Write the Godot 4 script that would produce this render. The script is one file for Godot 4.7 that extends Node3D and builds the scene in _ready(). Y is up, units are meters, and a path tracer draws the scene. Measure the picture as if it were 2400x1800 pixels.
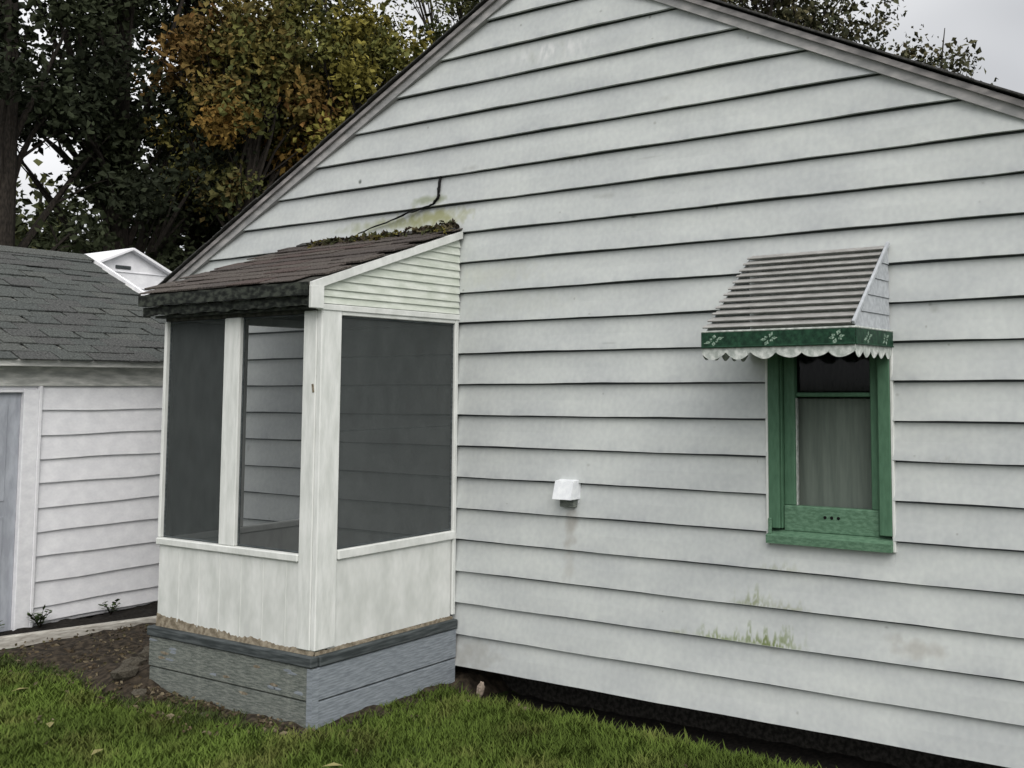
extends Node3D

var rng := RandomNumberGenerator.new()
var M := {}
var used := {}

# ------------------------------------------------------------------ helpers
func numbered(called: String) -> String:
	var n := int(used.get(called, 0))
	used[called] = n + 1
	return called if n == 0 else "%s_%03d" % [called, n]

func tag(o: Node, label: String, category: String = "", group: String = "", kind: String = "") -> void:
	if label != "": o.set_meta("label", label)
	if category != "": o.set_meta("category", category)
	if group != "": o.set_meta("group", group)
	if kind != "": o.set_meta("kind", kind)

func thing(called: String, label: String, category: String, at: Vector3 = Vector3.ZERO, group: String = "") -> Node3D:
	var o := Node3D.new()
	o.name = numbered(called)
	add_child(o)
	o.position = at
	tag(o, label, category, group)
	return o

func new_st() -> SurfaceTool:
	var st := SurfaceTool.new()
	st.begin(Mesh.PRIMITIVE_TRIANGLES)
	st.set_smooth_group(-1)
	return st

func finish(st: SurfaceTool, mat: Material) -> ArrayMesh:
	st.generate_normals()
	var m: ArrayMesh = st.commit()
	m.surface_set_material(0, mat)
	return m

func obj(called: String, st: SurfaceTool, mat: Material, parent: Node = null) -> MeshInstance3D:
	return put(called, finish(st, mat), parent)

func put(called: String, mesh: Mesh, parent: Node = null) -> MeshInstance3D:
	var o := MeshInstance3D.new()
	o.mesh = mesh
	o.cast_shadow = GeometryInstance3D.SHADOW_CASTING_SETTING_ON
	if parent == null:
		o.name = numbered(called)
		add_child(o)
	else:
		var n := 0
		for c in parent.get_children():
			if String(c.name) == called or (String(c.name).begins_with(called + "_") and String(c.name).trim_prefix(called + "_").is_valid_int()): n += 1
		o.name = called if n == 0 else "%s_%03d" % [called, n]
		parent.add_child(o, true)
	return o

func face(st: SurfaceTool, p: Array, out: Vector3, uv: Array = []) -> void:
	# fan polygon, wound clockwise as seen from the side that "out" points to
	for i in range(1, p.size() - 1):
		var k := [0, i, i + 1]
		var n: Vector3 = (p[k[2]] - p[0]).cross(p[k[1]] - p[0])
		if n.dot(out) < 0.0: k = [0, i + 1, i]
		for j in k:
			if uv.size() > 0: st.set_uv(uv[j])
			st.add_vertex(p[j])

func box(st: SurfaceTool, c: Vector3, s: Vector3, b: Basis = Basis.IDENTITY, ch: float = 0.004) -> void:
	# box with chamfered edges
	var h := s * 0.5
	ch = minf(ch, minf(h.x, minf(h.y, h.z)) * 0.6)
	var ax := [Vector3.RIGHT, Vector3.UP, Vector3.BACK]
	var P := func(sx: float, sy: float, sz: float, f: int) -> Vector3:
		var v := Vector3(sx * (h.x - (0.0 if f == 0 else ch)), sy * (h.y - (0.0 if f == 1 else ch)), sz * (h.z - (0.0 if f == 2 else ch)))
		return c + b * v
	for f in 3:
		for s1 in [-1.0, 1.0]:
			var q := []
			for e in [[-1.0, -1.0], [1.0, -1.0], [1.0, 1.0], [-1.0, 1.0]]:
				var sg := [0.0, 0.0, 0.0]
				sg[f] = s1; sg[(f + 1) % 3] = e[0]; sg[(f + 2) % 3] = e[1]
				q.append(P.call(sg[0], sg[1], sg[2], f))
			face(st, q, b * (ax[f] * s1))
	for f in 3:   # edges between face f and face g
		var g := (f + 1) % 3
		var k := (f + 2) % 3
		for s1 in [-1.0, 1.0]:
			for s2 in [-1.0, 1.0]:
				var a0 := [0.0, 0.0, 0.0]
				a0[f] = s1; a0[g] = s2; a0[k] = -1.0
				var a1 := a0.duplicate(); a1[k] = 1.0
				face(st, [P.call(a0[0], a0[1], a0[2], f), P.call(a1[0], a1[1], a1[2], f), P.call(a1[0], a1[1], a1[2], g), P.call(a0[0], a0[1], a0[2], g)], b * (ax[f] * s1 + ax[g] * s2))
	for x in [-1.0, 1.0]:
		for y in [-1.0, 1.0]:
			for z in [-1.0, 1.0]:
				face(st, [P.call(x, y, z, 0), P.call(x, y, z, 1), P.call(x, y, z, 2)], b * Vector3(x, y, z))

func span(st: SurfaceTool, a: Vector3, b: Vector3, ch: float = 0.004) -> void:
	box(st, (a + b) * 0.5, (b - a).abs(), Basis.IDENTITY, ch)

func bar(st: SurfaceTool, a: Vector3, b: Vector3, w: float, h: float, up: Vector3 = Vector3.UP, ch: float = 0.003) -> void:
	var x := (b - a).normalized()
	var y := (up - x * up.dot(x)).normalized()
	box(st, (a + b) * 0.5, Vector3((b - a).length(), h, w), Basis(x, y, x.cross(y)), ch)

func prism(st: SurfaceTool, poly: Array, d: Vector3) -> void:
	# polygon pushed along d
	var c := Vector3.ZERO
	for v in poly: c += v
	c /= poly.size()
	var top := []
	for v in poly: top.append(v + d)
	face(st, poly, -d)
	face(st, top, d)
	for i in poly.size():
		var j := (i + 1) % poly.size()
		face(st, [poly[i], poly[j], top[j], top[i]], (poly[i] + poly[j]) * 0.5 - c)

func tube(st: SurfaceTool, pts: Array, rad: Array, sides: int = 8) -> void:
	var rings := []
	for i in pts.size():
		var t: Vector3 = (pts[mini(i + 1, pts.size() - 1)] - pts[maxi(i - 1, 0)]).normalized()
		var u := t.cross(Vector3(0.31, 0.77, 0.55)).normalized()
		var w := t.cross(u)
		var r := []
		for k in sides:
			var a := TAU * k / sides
			r.append(pts[i] + (u * cos(a) + w * sin(a)) * rad[i])
		rings.append(r)
	for i in pts.size() - 1:
		var mid: Vector3 = (pts[i] + pts[i + 1]) * 0.5
		for k in sides:
			var j := (k + 1) % sides
			face(st, [rings[i][k], rings[i][j], rings[i + 1][j], rings[i + 1][k]], (rings[i][k] + rings[i][j] + rings[i + 1][j]) / 3.0 - mid)
	face(st, rings[0], pts[0] - pts[1])
	face(st, rings[-1], pts[-1] - pts[-2])

func rock_mesh(seed_: int, mat: Material) -> ArrayMesh:
	var r := RandomNumberGenerator.new(); r.seed = seed_
	var st := new_st()
	var V := []
	for la in 4:
		for lo in 7:
			var th := PI * (la + 0.5) / 4.0
			var ph := TAU * (lo + 0.5 * (la % 2)) / 7.0
			V.append(Vector3(sin(th) * cos(ph), cos(th) * 0.65, sin(th) * sin(ph)) * r.randf_range(0.75, 1.1))
	var t := Vector3(0, 0.62, 0); var bt := Vector3(0, -0.6, 0)
	for lo in 7:
		var n := (lo + 1) % 7
		face(st, [t, V[lo], V[n]], Vector3.UP)
		face(st, [bt, V[21 + lo], V[21 + n]], Vector3.DOWN)
		for la in 3:
			var c: Vector3 = V[la * 7 + lo] + V[(la + 1) * 7 + n]
			face(st, [V[la * 7 + lo], V[la * 7 + n], V[(la + 1) * 7 + n], V[(la + 1) * 7 + lo]], c)
	return finish(st, mat)

# ------------------------------------------------------------------ textures and materials
func lin(r: float, g: float, b: float) -> Color:
	return Color(r, g, b).linear_to_srgb()

func noise_tex(seed_: int, freq: float, c0: Color, c1: Color, size: int = 256, oct: int = 4, contrast: float = 1.6, spots: float = 0.0) -> ImageTexture:
	var n := FastNoiseLite.new()
	n.seed = seed_; n.frequency = freq; n.fractal_octaves = oct
	var im := n.get_seamless_image(size, size)
	var f := FastNoiseLite.new()
	f.seed = seed_ + 7; f.frequency = freq * 5.0; f.fractal_octaves = 2
	var im2 := f.get_seamless_image(size, size)
	var out := Image.create(size, size, false, Image.FORMAT_RGB8)
	for y in size:
		for x in size:
			var v := clampf((im.get_pixel(x, y).r - 0.5) * contrast + 0.5 + (im2.get_pixel(x, y).r - 0.5) * 0.4, 0.0, 1.0)
			var c := c0.lerp(c1, v)
			if spots > 0.0 and im2.get_pixel(x, y).r > 1.0 - spots: c = c.darkened(0.35)
			out.set_pixel(x, y, c)
	out.generate_mipmaps()
	return ImageTexture.create_from_image(out)

func mat(c0: Color, c1: Color, seed_: int, scale: Vector3, rough: float = 0.8, freq: float = 0.02, world: bool = true, contrast: float = 1.6, spots: float = 0.0) -> StandardMaterial3D:
	var m := StandardMaterial3D.new()
	m.albedo_texture = noise_tex(seed_, freq, c0, c1, 256, 4, contrast, spots)
	m.uv1_triplanar = true
	m.uv1_world_triplanar = world
	m.uv1_scale = scale
	m.roughness = rough
	m.metallic_specular = 0.3
	return m

func plain(c: Color, rough: float = 0.8) -> StandardMaterial3D:
	var m := StandardMaterial3D.new()
	m.albedo_color = c
	m.roughness = rough
	m.metallic_specular = 0.3
	return m

const WX0 := -3.4
const WX1 := 4.9
const WY0 := -0.1
const WY1 := 4.6

func wall_uv(x: float, y: float) -> Vector2:
	return Vector2((x - WX0) / (WX1 - WX0), 1.0 - (y - WY0) / (WY1 - WY0))

func wall_texture() -> ImageTexture:
	# paint, grime, algae and old repairs of the gable siding (all of it stays put whatever the light)
	var w := 1660
	var h := 940
	var a := FastNoiseLite.new(); a.seed = 3; a.frequency = 0.006; a.fractal_octaves = 4
	var b := FastNoiseLite.new(); b.seed = 9; b.frequency = 0.11; b.fractal_octaves = 2
	var s := FastNoiseLite.new(); s.seed = 15; s.frequency = 0.03; s.fractal_octaves = 3
	var base := Color(0.74, 0.754, 0.752)
	# x, y, half width, half height, strength, colour, streaky
	var marks := [
		[1.99, 0.445, 0.17, 0.045, 0.75, Color(0.45, 0.50, 0.33), 1.0],
		[2.28, 0.445, 0.22, 0.055, 0.9, Color(0.40, 0.45, 0.27), 1.0],
		[2.20, 0.64, 0.14, 0.045, 0.6, Color(0.45, 0.48, 0.33), 1.0],
		[2.42, 0.635, 0.12, 0.025, 0.45, Color(0.48, 0.5, 0.36), 1.0],
		[1.72, 0.435, 0.06, 0.03, 0.45, Color(0.5, 0.52, 0.4), 1.0],
		[2.36, 0.835, 0.14, 0.02, 0.35, Color(0.5, 0.52, 0.4), 1.0],
		[3.13, 0.49, 0.16, 0.045, 0.27, Color(0.50, 0.46, 0.42), 0.0],
		[2.98, 0.52, 0.06, 0.03, 0.18, Color(0.52, 0.48, 0.44), 0.0],
		[0.94, 0.96, 0.05, 0.12, 0.42, Color(0.52, 0.49, 0.46), 0.0],
		[0.93, 0.72, 0.04, 0.12, 0.2, Color(0.55, 0.52, 0.49), 0.0],
		[0.77, 3.955, 0.34, 0.075, 0.75, Color(0.84, 0.84, 0.84), 2.0],
		[0.62, 3.94, 0.05, 0.07, 0.35, Color(0.5, 0.53, 0.5), 2.0],
		[0.85, 3.96, 0.04, 0.07, 0.35, Color(0.5, 0.53, 0.5), 2.0],
		[-0.30, 2.965, 0.34, 0.06, 0.6, Color(0.50, 0.50, 0.28), 0.0],
		[-0.75, 2.955, 0.4, 0.045, 0.4, Color(0.50, 0.52, 0.36), 0.0],
		[-0.28, 3.09, 0.16, 0.03, 0.5, Color(0.42, 0.45, 0.32), 0.0],
		[-0.98, 3.29, 0.016, 0.016, 0.85, Color(0.25, 0.27, 0.25), 0.0],
		[1.40, 2.825, 0.03, 0.006, 0.8, Color(0.35, 0.36, 0.33), 0.0],
		[0.1, 0.08, 0.25, 0.09, 0.35, Color(0.52, 0.50, 0.47), 0.0],
		[3.3, 1.45, 0.12, 0.02, 0.3, Color(0.55, 0.56, 0.52), 1.0],
		[0.55, 2.35, 0.5, 0.08, 0.12, Color(0.6, 0.61, 0.55), 0.0],
		[0.3, 2.55, 0.4, 0.08, 0.15, Color(0.62, 0.62, 0.52), 0.0],
	]
	var sp := RandomNumberGenerator.new(); sp.seed = 44
	for k in 90:
		var big := sp.randf() < 0.25
		marks.append([sp.randf_range(-3.0, 4.6), sp.randf_range(0.05, 4.3), sp.randf_range(0.02, 0.12) if big else sp.randf_range(0.004, 0.012), sp.randf_range(0.004, 0.03) if big else sp.randf_range(0.004, 0.010), sp.randf_range(0.12, 0.3) if big else sp.randf_range(0.3, 0.7), Color(0.45, 0.45, 0.43), 0.0])
	var im := Image.create(w, h, false, Image.FORMAT_RGB8)
	for j in h:
		var y := WY1 - (WY1 - WY0) * (j + 0.5) / h
		var near := []
		for m in marks:
			if absf(y - m[1]) < m[3] * 2.2: near.append(m)
		for i in w:
			var x := WX0 + (WX1 - WX0) * (i + 0.5) / w
			var v := a.get_noise_2d(i, j * 2.2) * 0.045 + b.get_noise_2d(i, j) * 0.022 + s.get_noise_2d(i * 2.6, j * 0.35) * 0.010
			var row := fposmod(y, 0.203) / 0.203
			# run-off dirt just above the lower lip, broken up along the board
			v -= clampf(s.get_noise_2d(i * 0.8, floorf(y / 0.203) * 91.0) + 0.1, 0.0, 1.0) * 0.07 * clampf(1.0 - row * 4.0, 0.0, 1.0)
			var c := Color(base.r + v, base.g + v, base.b + v * 0.85)
			for m in near:
				var dx: float = (x - m[0]) / m[2]
				var dy: float = (y - m[1]) / m[3]
				var d := sqrt(dx * dx + dy * dy)
				var k: float
				if m[6] == 1.0:
					# blades of green that climb from the lip of the board
					var tall := 0.25 + 1.0 * clampf(b.get_noise_2d(i * 1.1, m[1] * 900.0) + 0.2, 0.0, 1.0)
					var low := fposmod(y, 0.203)
					k = clampf(1.15 - absf(dx), 0.0, 1.0) * (1.0 if low < 0.12 else 0.0) * clampf(0.75 + 1.6 * b.get_noise_2d(i * 2.2, j * 0.9), 0.0, 1.0) * clampf(1.3 - low / (m[3] * 2.0 * tall), 0.0, 1.0)
				elif m[6] == 2.0:
					k = clampf(1.3 - d, 0.0, 1.0) * clampf(0.45 + 1.5 * s.get_noise_2d(i * 3.0, j * 1.4), 0.0, 1.0)
				else:
					k = clampf(1.25 - d + 0.7 * s.get_noise_2d(i * 1.5, j * 1.5), 0.0, 1.0)
				c = c.lerp(m[5], clampf(k * m[4], 0.0, 1.0))
			im.set_pixel(i, j, c)
	im.generate_mipmaps()
	return ImageTexture.create_from_image(im)

func make_materials() -> void:
	var m := StandardMaterial3D.new()
	m.albedo_texture = wall_texture()
	m.roughness = 0.62
	m.metallic_specular = 0.35
	M.siding = m
	M.white = mat(Color(0.88, 0.885, 0.875), Color(0.78, 0.79, 0.775), 21, Vector3(1.3, 0.9, 1.3), 0.6, 0.02, true, 1.2)
	M.white_grain = mat(Color(0.88, 0.885, 0.875), Color(0.79, 0.80, 0.785), 22, Vector3(3, 0.6, 3), 0.65, 0.02, true, 1.2)
	M.panel = mat(Color(0.86, 0.865, 0.855), Color(0.77, 0.78, 0.765), 23, Vector3(1.1, 0.5, 1.1), 0.7, 0.018, true, 1.3)
	M.clap = mat(Color(0.83, 0.845, 0.815), Color(0.73, 0.755, 0.71), 24, Vector3(0.9, 3.0, 0.9), 0.7, 0.02)
	M.shed_white = mat(Color(0.935, 0.935, 0.945), Color(0.86, 0.86, 0.875), 25, Vector3(1.5, 1.5, 1.2), 0.65, 0.02, true, 1.0)
	M.frieze = mat(Color(0.82, 0.82, 0.80), Color(0.64, 0.645, 0.63), 26, Vector3(1, 3, 0.7), 0.8, 0.02)
	M.rot = mat(Color(0.60, 0.565, 0.50), Color(0.38, 0.345, 0.29), 27, Vector3(2.5, 2.5, 2.5), 0.95, 0.03, true, 1.4)
	M.fascia = mat(Color(0.10, 0.11, 0.105), Color(0.26, 0.275, 0.25), 28, Vector3(1.6, 3, 1.6), 0.9, 0.03, true, 2.2, 0.2)
	M.base_side = mat(Color(0.58, 0.605, 0.63), Color(0.43, 0.455, 0.48), 29, Vector3(1.2, 11, 1.2), 0.6, 0.03, true, 1.2)
	M.base_front = mat(Color(0.52, 0.535, 0.51), Color(0.34, 0.36, 0.345), 30, Vector3(1.2, 9, 1.2), 0.8, 0.03, true, 1.3, 0.24)
	M.base_trim = mat(Color(0.33, 0.35, 0.355), Color(0.20, 0.22, 0.225), 31, Vector3(0.6, 6, 0.6), 0.75, 0.025)
	M.floor = mat(Color(0.32, 0.30, 0.27), Color(0.22, 0.21, 0.19), 32, Vector3(0.6, 2, 4), 0.8, 0.02)
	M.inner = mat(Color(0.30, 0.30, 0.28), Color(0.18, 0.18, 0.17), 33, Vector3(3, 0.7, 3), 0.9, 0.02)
	M.rake = mat(Color(0.62, 0.60, 0.595), Color(0.46, 0.45, 0.45), 34, Vector3(0.8, 2, 2), 0.55, 0.02)
	M.rake_low = mat(Color(0.68, 0.67, 0.665), Color(0.55, 0.55, 0.55), 35, Vector3(0.8, 2, 2), 0.55, 0.02)
	M.roof = mat(Color(0.33, 0.325, 0.32), Color(0.20, 0.20, 0.198), 36, Vector3(3, 3, 3), 0.95, 0.04)
	M.porch_shingle = []
	for k in 4:
		var c: Color = [Color(0.37, 0.31, 0.28), Color(0.31, 0.26, 0.24), Color(0.41, 0.36, 0.32), Color(0.34, 0.235, 0.21)][k]
		c = c.lerp(Color(0.31, 0.295, 0.285), 0.62)
		M.porch_shingle.append(mat(c.lightened(0.08), c.darkened(0.4), 40 + k, Vector3(4, 4, 4), 0.95, 0.06, true, 2.0))
	M.shed_shingle = []
	for k in 4:
		var c: Color = [Color(0.30, 0.315, 0.305), Color(0.28, 0.295, 0.288), Color(0.32, 0.33, 0.318), Color(0.29, 0.295, 0.29)][k]
		M.shed_shingle.append(mat(c.lightened(0.1), c.darkened(0.35), 50 + k, Vector3(3, 3, 3), 0.95, 0.06, true, 2.0))
	M.green = mat(Color(0.325, 0.455, 0.365), Color(0.28, 0.405, 0.32), 60, Vector3(5, 1.2, 5), 0.5, 0.03, true, 1.3, 0.08)
	M.green_sill = mat(Color(0.40, 0.525, 0.435), Color(0.31, 0.43, 0.345), 61, Vector3(2.5, 7, 6), 0.6, 0.03, true, 1.9, 0.12)
	M.green_dark = mat(Color(0.155, 0.29, 0.215), Color(0.085, 0.185, 0.135), 62, Vector3(3, 3, 3), 0.5, 0.03)
	M.slat = mat(Color(0.65, 0.645, 0.635), Color(0.52, 0.515, 0.505), 63, Vector3(1.2, 4, 4), 0.5, 0.03)
	M.slat_side = mat(Color(0.72, 0.735, 0.75), Color(0.63, 0.645, 0.665), 64, Vector3(1.2, 3, 3), 0.5, 0.03)
	M.white_metal = mat(Color(0.82, 0.83, 0.815), Color(0.62, 0.645, 0.625), 65, Vector3(3, 3, 3), 0.45, 0.03)
	M.blossom = mat(Color(0.68, 0.74, 0.69), Color(0.25, 0.36, 0.29), 77, Vector3(9, 9, 9), 0.6, 0.03)
	M.vent = mat(Color(0.93, 0.94, 0.95), Color(0.86, 0.87, 0.89), 66, Vector3(3, 3, 3), 0.4, 0.02)
	M.black = plain(Color(0.05, 0.055, 0.055), 0.6)
	M.sheathing = plain(Color(0.42, 0.435, 0.445), 0.9)
	M.dark = plain(Color(0.13, 0.13, 0.125), 0.9)
	M.foundation = mat(Color(0.27, 0.26, 0.245), Color(0.15, 0.145, 0.135), 67, Vector3(2, 2, 2), 0.95, 0.05)
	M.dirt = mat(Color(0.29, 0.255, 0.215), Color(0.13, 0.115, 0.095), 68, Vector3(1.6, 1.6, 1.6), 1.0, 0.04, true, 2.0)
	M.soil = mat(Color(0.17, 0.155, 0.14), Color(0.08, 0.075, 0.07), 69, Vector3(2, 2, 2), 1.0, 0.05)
	M.ground = mat(Color(0.20, 0.25, 0.12), Color(0.12, 0.16, 0.075), 70, Vector3(0.7, 0.7, 0.7), 1.0, 0.03)
	M.stone = mat(Color(0.38, 0.36, 0.32), Color(0.22, 0.205, 0.18), 71, Vector3(6, 6, 6), 0.95, 0.04)
	M.pale_stone = mat(Color(0.68, 0.62, 0.56), Color(0.48, 0.44, 0.40), 72, Vector3(6, 6, 6), 0.95, 0.04)
	M.leaf_pale = plain(Color(0.52, 0.50, 0.34), 0.9)
	M.edging = mat(Color(0.78, 0.77, 0.74), Color(0.55, 0.53, 0.50), 73, Vector3(6, 6, 0.8), 0.8, 0.03)
	M.door = mat(Color(0.68, 0.695, 0.725), Color(0.60, 0.615, 0.645), 74, Vector3(2, 0.6, 2), 0.6, 0.02)
	M.bark = mat(Color(0.22, 0.20, 0.18), Color(0.11, 0.10, 0.09), 75, Vector3(3, 0.8, 3), 1.0, 0.04)
	M.curtain = mat(Color(0.54, 0.58, 0.545), Color(0.49, 0.53, 0.50), 76, Vector3(6, 0.5, 1), 0.95, 0.02)
	var g := StandardMaterial3D.new()
	g.transparency = BaseMaterial3D.TRANSPARENCY_ALPHA
	g.albedo_color = Color(0.10, 0.13, 0.12, 0.22)
	g.roughness = 0.06
	g.metallic_specular = 0.3
	M.glass = g
	var sc := StandardMaterial3D.new()
	sc.transparency = BaseMaterial3D.TRANSPARENCY_ALPHA
	sc.albedo_color = Color(0.25, 0.265, 0.27, 0.42)
	sc.roughness = 1.0
	sc.metallic_specular = 0.0
	M.screen = sc
	var sd: StandardMaterial3D = sc.duplicate()
	sd.albedo_color = Color(1, 1, 1, 0.80)
	sd.albedo_texture = noise_tex(91, 0.02, Color(0.275, 0.29, 0.29), Color(0.30, 0.315, 0.315), 256, 4, 1.5)
	sd.uv1_triplanar = true
	sd.uv1_world_triplanar = true
	sd.uv1_scale = Vector3(1.5, 0.8, 1.5)
	M.screen_dense = sd
	var lf := StandardMaterial3D.new()
	lf.vertex_color_use_as_albedo = true
	lf.roughness = 0.75
	lf.metallic_specular = 0.2
	lf.backlight_enabled = true
	lf.backlight = Color(0.12, 0.13, 0.06)
	M.leaf = lf
	var gr := StandardMaterial3D.new()
	gr.vertex_color_use_as_albedo = true
	gr.roughness = 0.8
	gr.metallic_specular = 0.2
	M.blade = gr

# ------------------------------------------------------------------ vegetation
func leaf_cluster(seed_: int, count: int, rad: float, leaf: float) -> ArrayMesh:
	var r := RandomNumberGenerator.new(); r.seed = seed_
	var st := new_st()
	for i in count:
		var d := Vector3(r.randfn(), r.randfn(), r.randfn()).normalized() * rad * pow(r.randf(), 0.5)
		var t := Vector3(r.randfn(), r.randfn() - 0.5, r.randfn()).normalized()
		var u := t.cross(Vector3(r.randfn(), r.randfn(), r.randfn())).normalized()
		var n := t.cross(u)
		var l := leaf * r.randf_range(0.45, 1.5)
		var wd := l * r.randf_range(0.28, 0.38)
		var v := r.randf_range(0.65, 1.35)
		st.set_color(Color(v, v, v))
		var tip := d + t * l
		var mid := d + t * l * 0.45
		var fold := n * wd * 0.35
		face(st, [d, mid + u * wd + fold, tip], n)
		face(st, [d, mid - u * wd + fold, tip], n)
	return finish(st, M.leaf)

func tree(called: String, label: String, at: Vector3, height: float, crown_at: Vector3, crown_r: Vector3, lobes: int, per_lobe: int, lobe_r: float, cols: Array, seed_: int, leaf: float = 0.11, group: String = "") -> void:
	var r := RandomNumberGenerator.new(); r.seed = seed_
	var o := thing(called, label, "tree", at, group)
	var c0 := crown_at - at
	# trunk
	var st := new_st()
	var pts := []; var rad := []
	var lean := Vector3(r.randf_range(-0.4, 0.4), 0, r.randf_range(-0.4, 0.4))
	var R := height * 0.018 + 0.05
	for i in 9:
		var f := i / 8.0
		pts.append(Vector3(lean.x * f * f + sin(f * 5.0 + seed_) * 0.12 * f, height * f, lean.z * f * f + cos(f * 4.0 + seed_) * 0.12 * f) + Vector3(c0.x, 0, c0.z) * f * f * 0.6)
		rad.append(R * (1.0 - 0.85 * f) * (1.35 if i == 0 else 1.0))
	tube(st, pts, rad, 9)
	obj("trunk", st, M.bark, o)
	# lobes and limbs
	var tr := []; var colr := []
	var lb := new_st()
	for k in lobes:
		var d := Vector3(r.randfn(), r.randfn(), r.randfn()).normalized() * pow(r.randf(), 0.42)
		var c := c0 + d * crown_r
		var f := clampf((c.y - 0.35 * crown_r.y) / height * r.randf_range(0.6, 0.95), 0.12, 0.93)
		var fi := int(f * 8.0)
		var s: Vector3 = pts[fi].lerp(pts[mini(fi + 1, 8)], f * 8.0 - fi)
		var bp := []; var br := []
		var bend := Vector3(r.randf_range(-0.3, 0.3), r.randf_range(0.1, 0.5), r.randf_range(-0.3, 0.3))
		for q in 6:
			var g := q / 5.0
			bp.append(s.lerp(c, g) + bend * sin(g * PI) * 0.8)
			br.append(lerpf(R * 0.38 * (1.0 - f * 0.6), 0.012, g))
		tube(lb, bp, br, 5)
		for tw in 3:
			var g2: int = r.randi_range(2, 4)
			var e: Vector3 = c + Vector3(r.randfn(), r.randfn(), r.randfn()) * lobe_r * 0.6
			tube(lb, [bp[g2], (bp[g2] + e) * 0.5 + Vector3(0, 0.1, 0), e], [br[g2] * 0.6, 0.014, 0.006], 4)
		var base: Color = cols[r.randi() % cols.size()]
		var lr := lobe_r * r.randf_range(0.65, 1.3)
		for q in int(per_lobe * r.randf_range(0.6, 1.3)):
			var p := c + Vector3(r.randfn(), r.randfn() * 0.75, r.randfn()) * lr * 0.55
			var b := Basis.from_euler(Vector3(r.randf() * TAU, r.randf() * TAU, r.randf() * TAU)).scaled(Vector3.ONE * r.randf_range(0.7, 1.3))
			tr.append(Transform3D(b, p))
			var cc := base.lerp(cols[r.randi() % cols.size()], 0.35) * r.randf_range(0.7, 1.3)
			cc.a = 1.0
			colr.append(cc)
	obj("limbs", lb, M.bark, o)
	var mm := MultiMesh.new()
	mm.transform_format = MultiMesh.TRANSFORM_3D
	mm.use_colors = true
	mm.mesh = leaf_cluster(seed_ + 100, 26, leaf * 3.2, leaf)
	mm.instance_count = tr.size()
	for i in tr.size():
		mm.set_instance_transform(i, tr[i])
		mm.set_instance_color(i, colr[i])
	var mi := MultiMeshInstance3D.new()
	mi.multimesh = mm
	mi.name = "crown"
	mi.set_meta("kind", "stuff")
	o.add_child(mi, true)

func weed(label: String, at: Vector3, h: float, n: int, seed_: int, group: String) -> void:
	var r := RandomNumberGenerator.new(); r.seed = seed_
	var o := thing("weed", label, "weed", at, group)
	var st := new_st()
	var lv := new_st()
	for i in n:
		var a := r.randf() * TAU
		var e := Vector3(cos(a) * h * 0.5, h * r.randf_range(0.6, 1.1), sin(a) * h * 0.5)
		tube(st, [Vector3.ZERO, e * 0.5 + Vector3(0, h * 0.1, 0), e], [0.004, 0.003, 0.002], 4)
		for k in 6:
			var p := e * (0.3 + 0.7 * k / 5.0)
			var d := Vector3(r.randfn(), r.randf() * 0.6, r.randfn()).normalized()
			var s := d.cross(Vector3.UP).normalized()
			var l := 0.05 * r.randf_range(0.7, 1.4)
			var v := r.randf_range(0.7, 1.3)
			lv.set_color(Color(0.05 * v, 0.075 * v, 0.03 * v))
			face(lv, [p, p + d * l * 0.5 + s * l * 0.3, p + d * l, p + d * l * 0.5 - s * l * 0.3], Vector3.UP)
	obj("stem", st, M.bark, o)
	obj("leaves", lv, M.leaf, o).set_meta("kind", "stuff")

# ------------------------------------------------------------------ house
const RK := 0.481
const LA := 4.161
const RA := 4.879
const HX0 := -3.15
const HX1 := 4.64
const ROW := 0.203
const WIN := [2.292, 3.006, 0.952, 2.06]   # rough opening in the siding: x0, x1, y0, y1

func lx(y: float) -> float: return maxf(HX0, (y - LA) / RK)
func rx(y: float) -> float: return minf(HX1, (RA - y) / RK)

func siding_piece(st: SurfaceTool, row: float, ya: float, yb: float, xs: Array, lip: bool) -> void:
	# xs: [x0 at ya, x1 at ya, x0 at yb, x1 at yb]; the face leans from 34 mm at the lip to 6 mm at the slot under the next board
	var h := ROW - 0.011
	var n := maxi(1, int(ceil((xs[1] - xs[0]) / 0.14)))
	var prev := []
	for i in n + 1:
		var t := float(i) / n
		var xa: float = lerpf(xs[0], xs[1], t)
		var xb: float = lerpf(xs[2], xs[3], t)
		var w := sin(xa * 3.1 + row * 40.0) * 0.5 + sin(xa * 7.3 + row * 17.0) * 0.35 + sin(xa * 19.0 + row * 71.0) * 0.2
		var za := lerpf(0.034, 0.006, (ya - row) / h) + w * 0.0026
		var zb := lerpf(0.034, 0.006, (yb - row) / h) + w * 0.0006
		var zm := lerpf(za, zb, 0.5) + sin(xa * 2.3 + row * 29.0) * 0.0022
		var sag := (w * 0.0034 if lip else 0.0)
		var xm := (xa + xb) * 0.5
		var ym := (ya + yb) * 0.5
		var cur := [Vector3(xa, ya + sag, za), Vector3(xm, ym, zm), Vector3(xb, yb, zb), Vector3(xa, ya + sag - 0.001, za - 0.020), Vector3(xa, ya + 0.020, za - 0.021)]
		if i > 0:
			for k in [[0, 1], [1, 2]]:
				var q := [prev[k[0]], cur[k[0]], cur[k[1]], prev[k[1]]]
				var uv := []
				for v in q: uv.append(wall_uv(v.x, v.y))
				face(st, q, Vector3.BACK, uv)
			if lip:
				for k in [[0, 3, Vector3.DOWN], [3, 4, Vector3.FORWARD]]:
					var q := [prev[k[0]], cur[k[0]], cur[k[1]], prev[k[1]]]
					var uv := []
					for v in q: uv.append(wall_uv(v.x, v.y))
					face(st, q, k[2], uv)
		prev = cur

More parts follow.
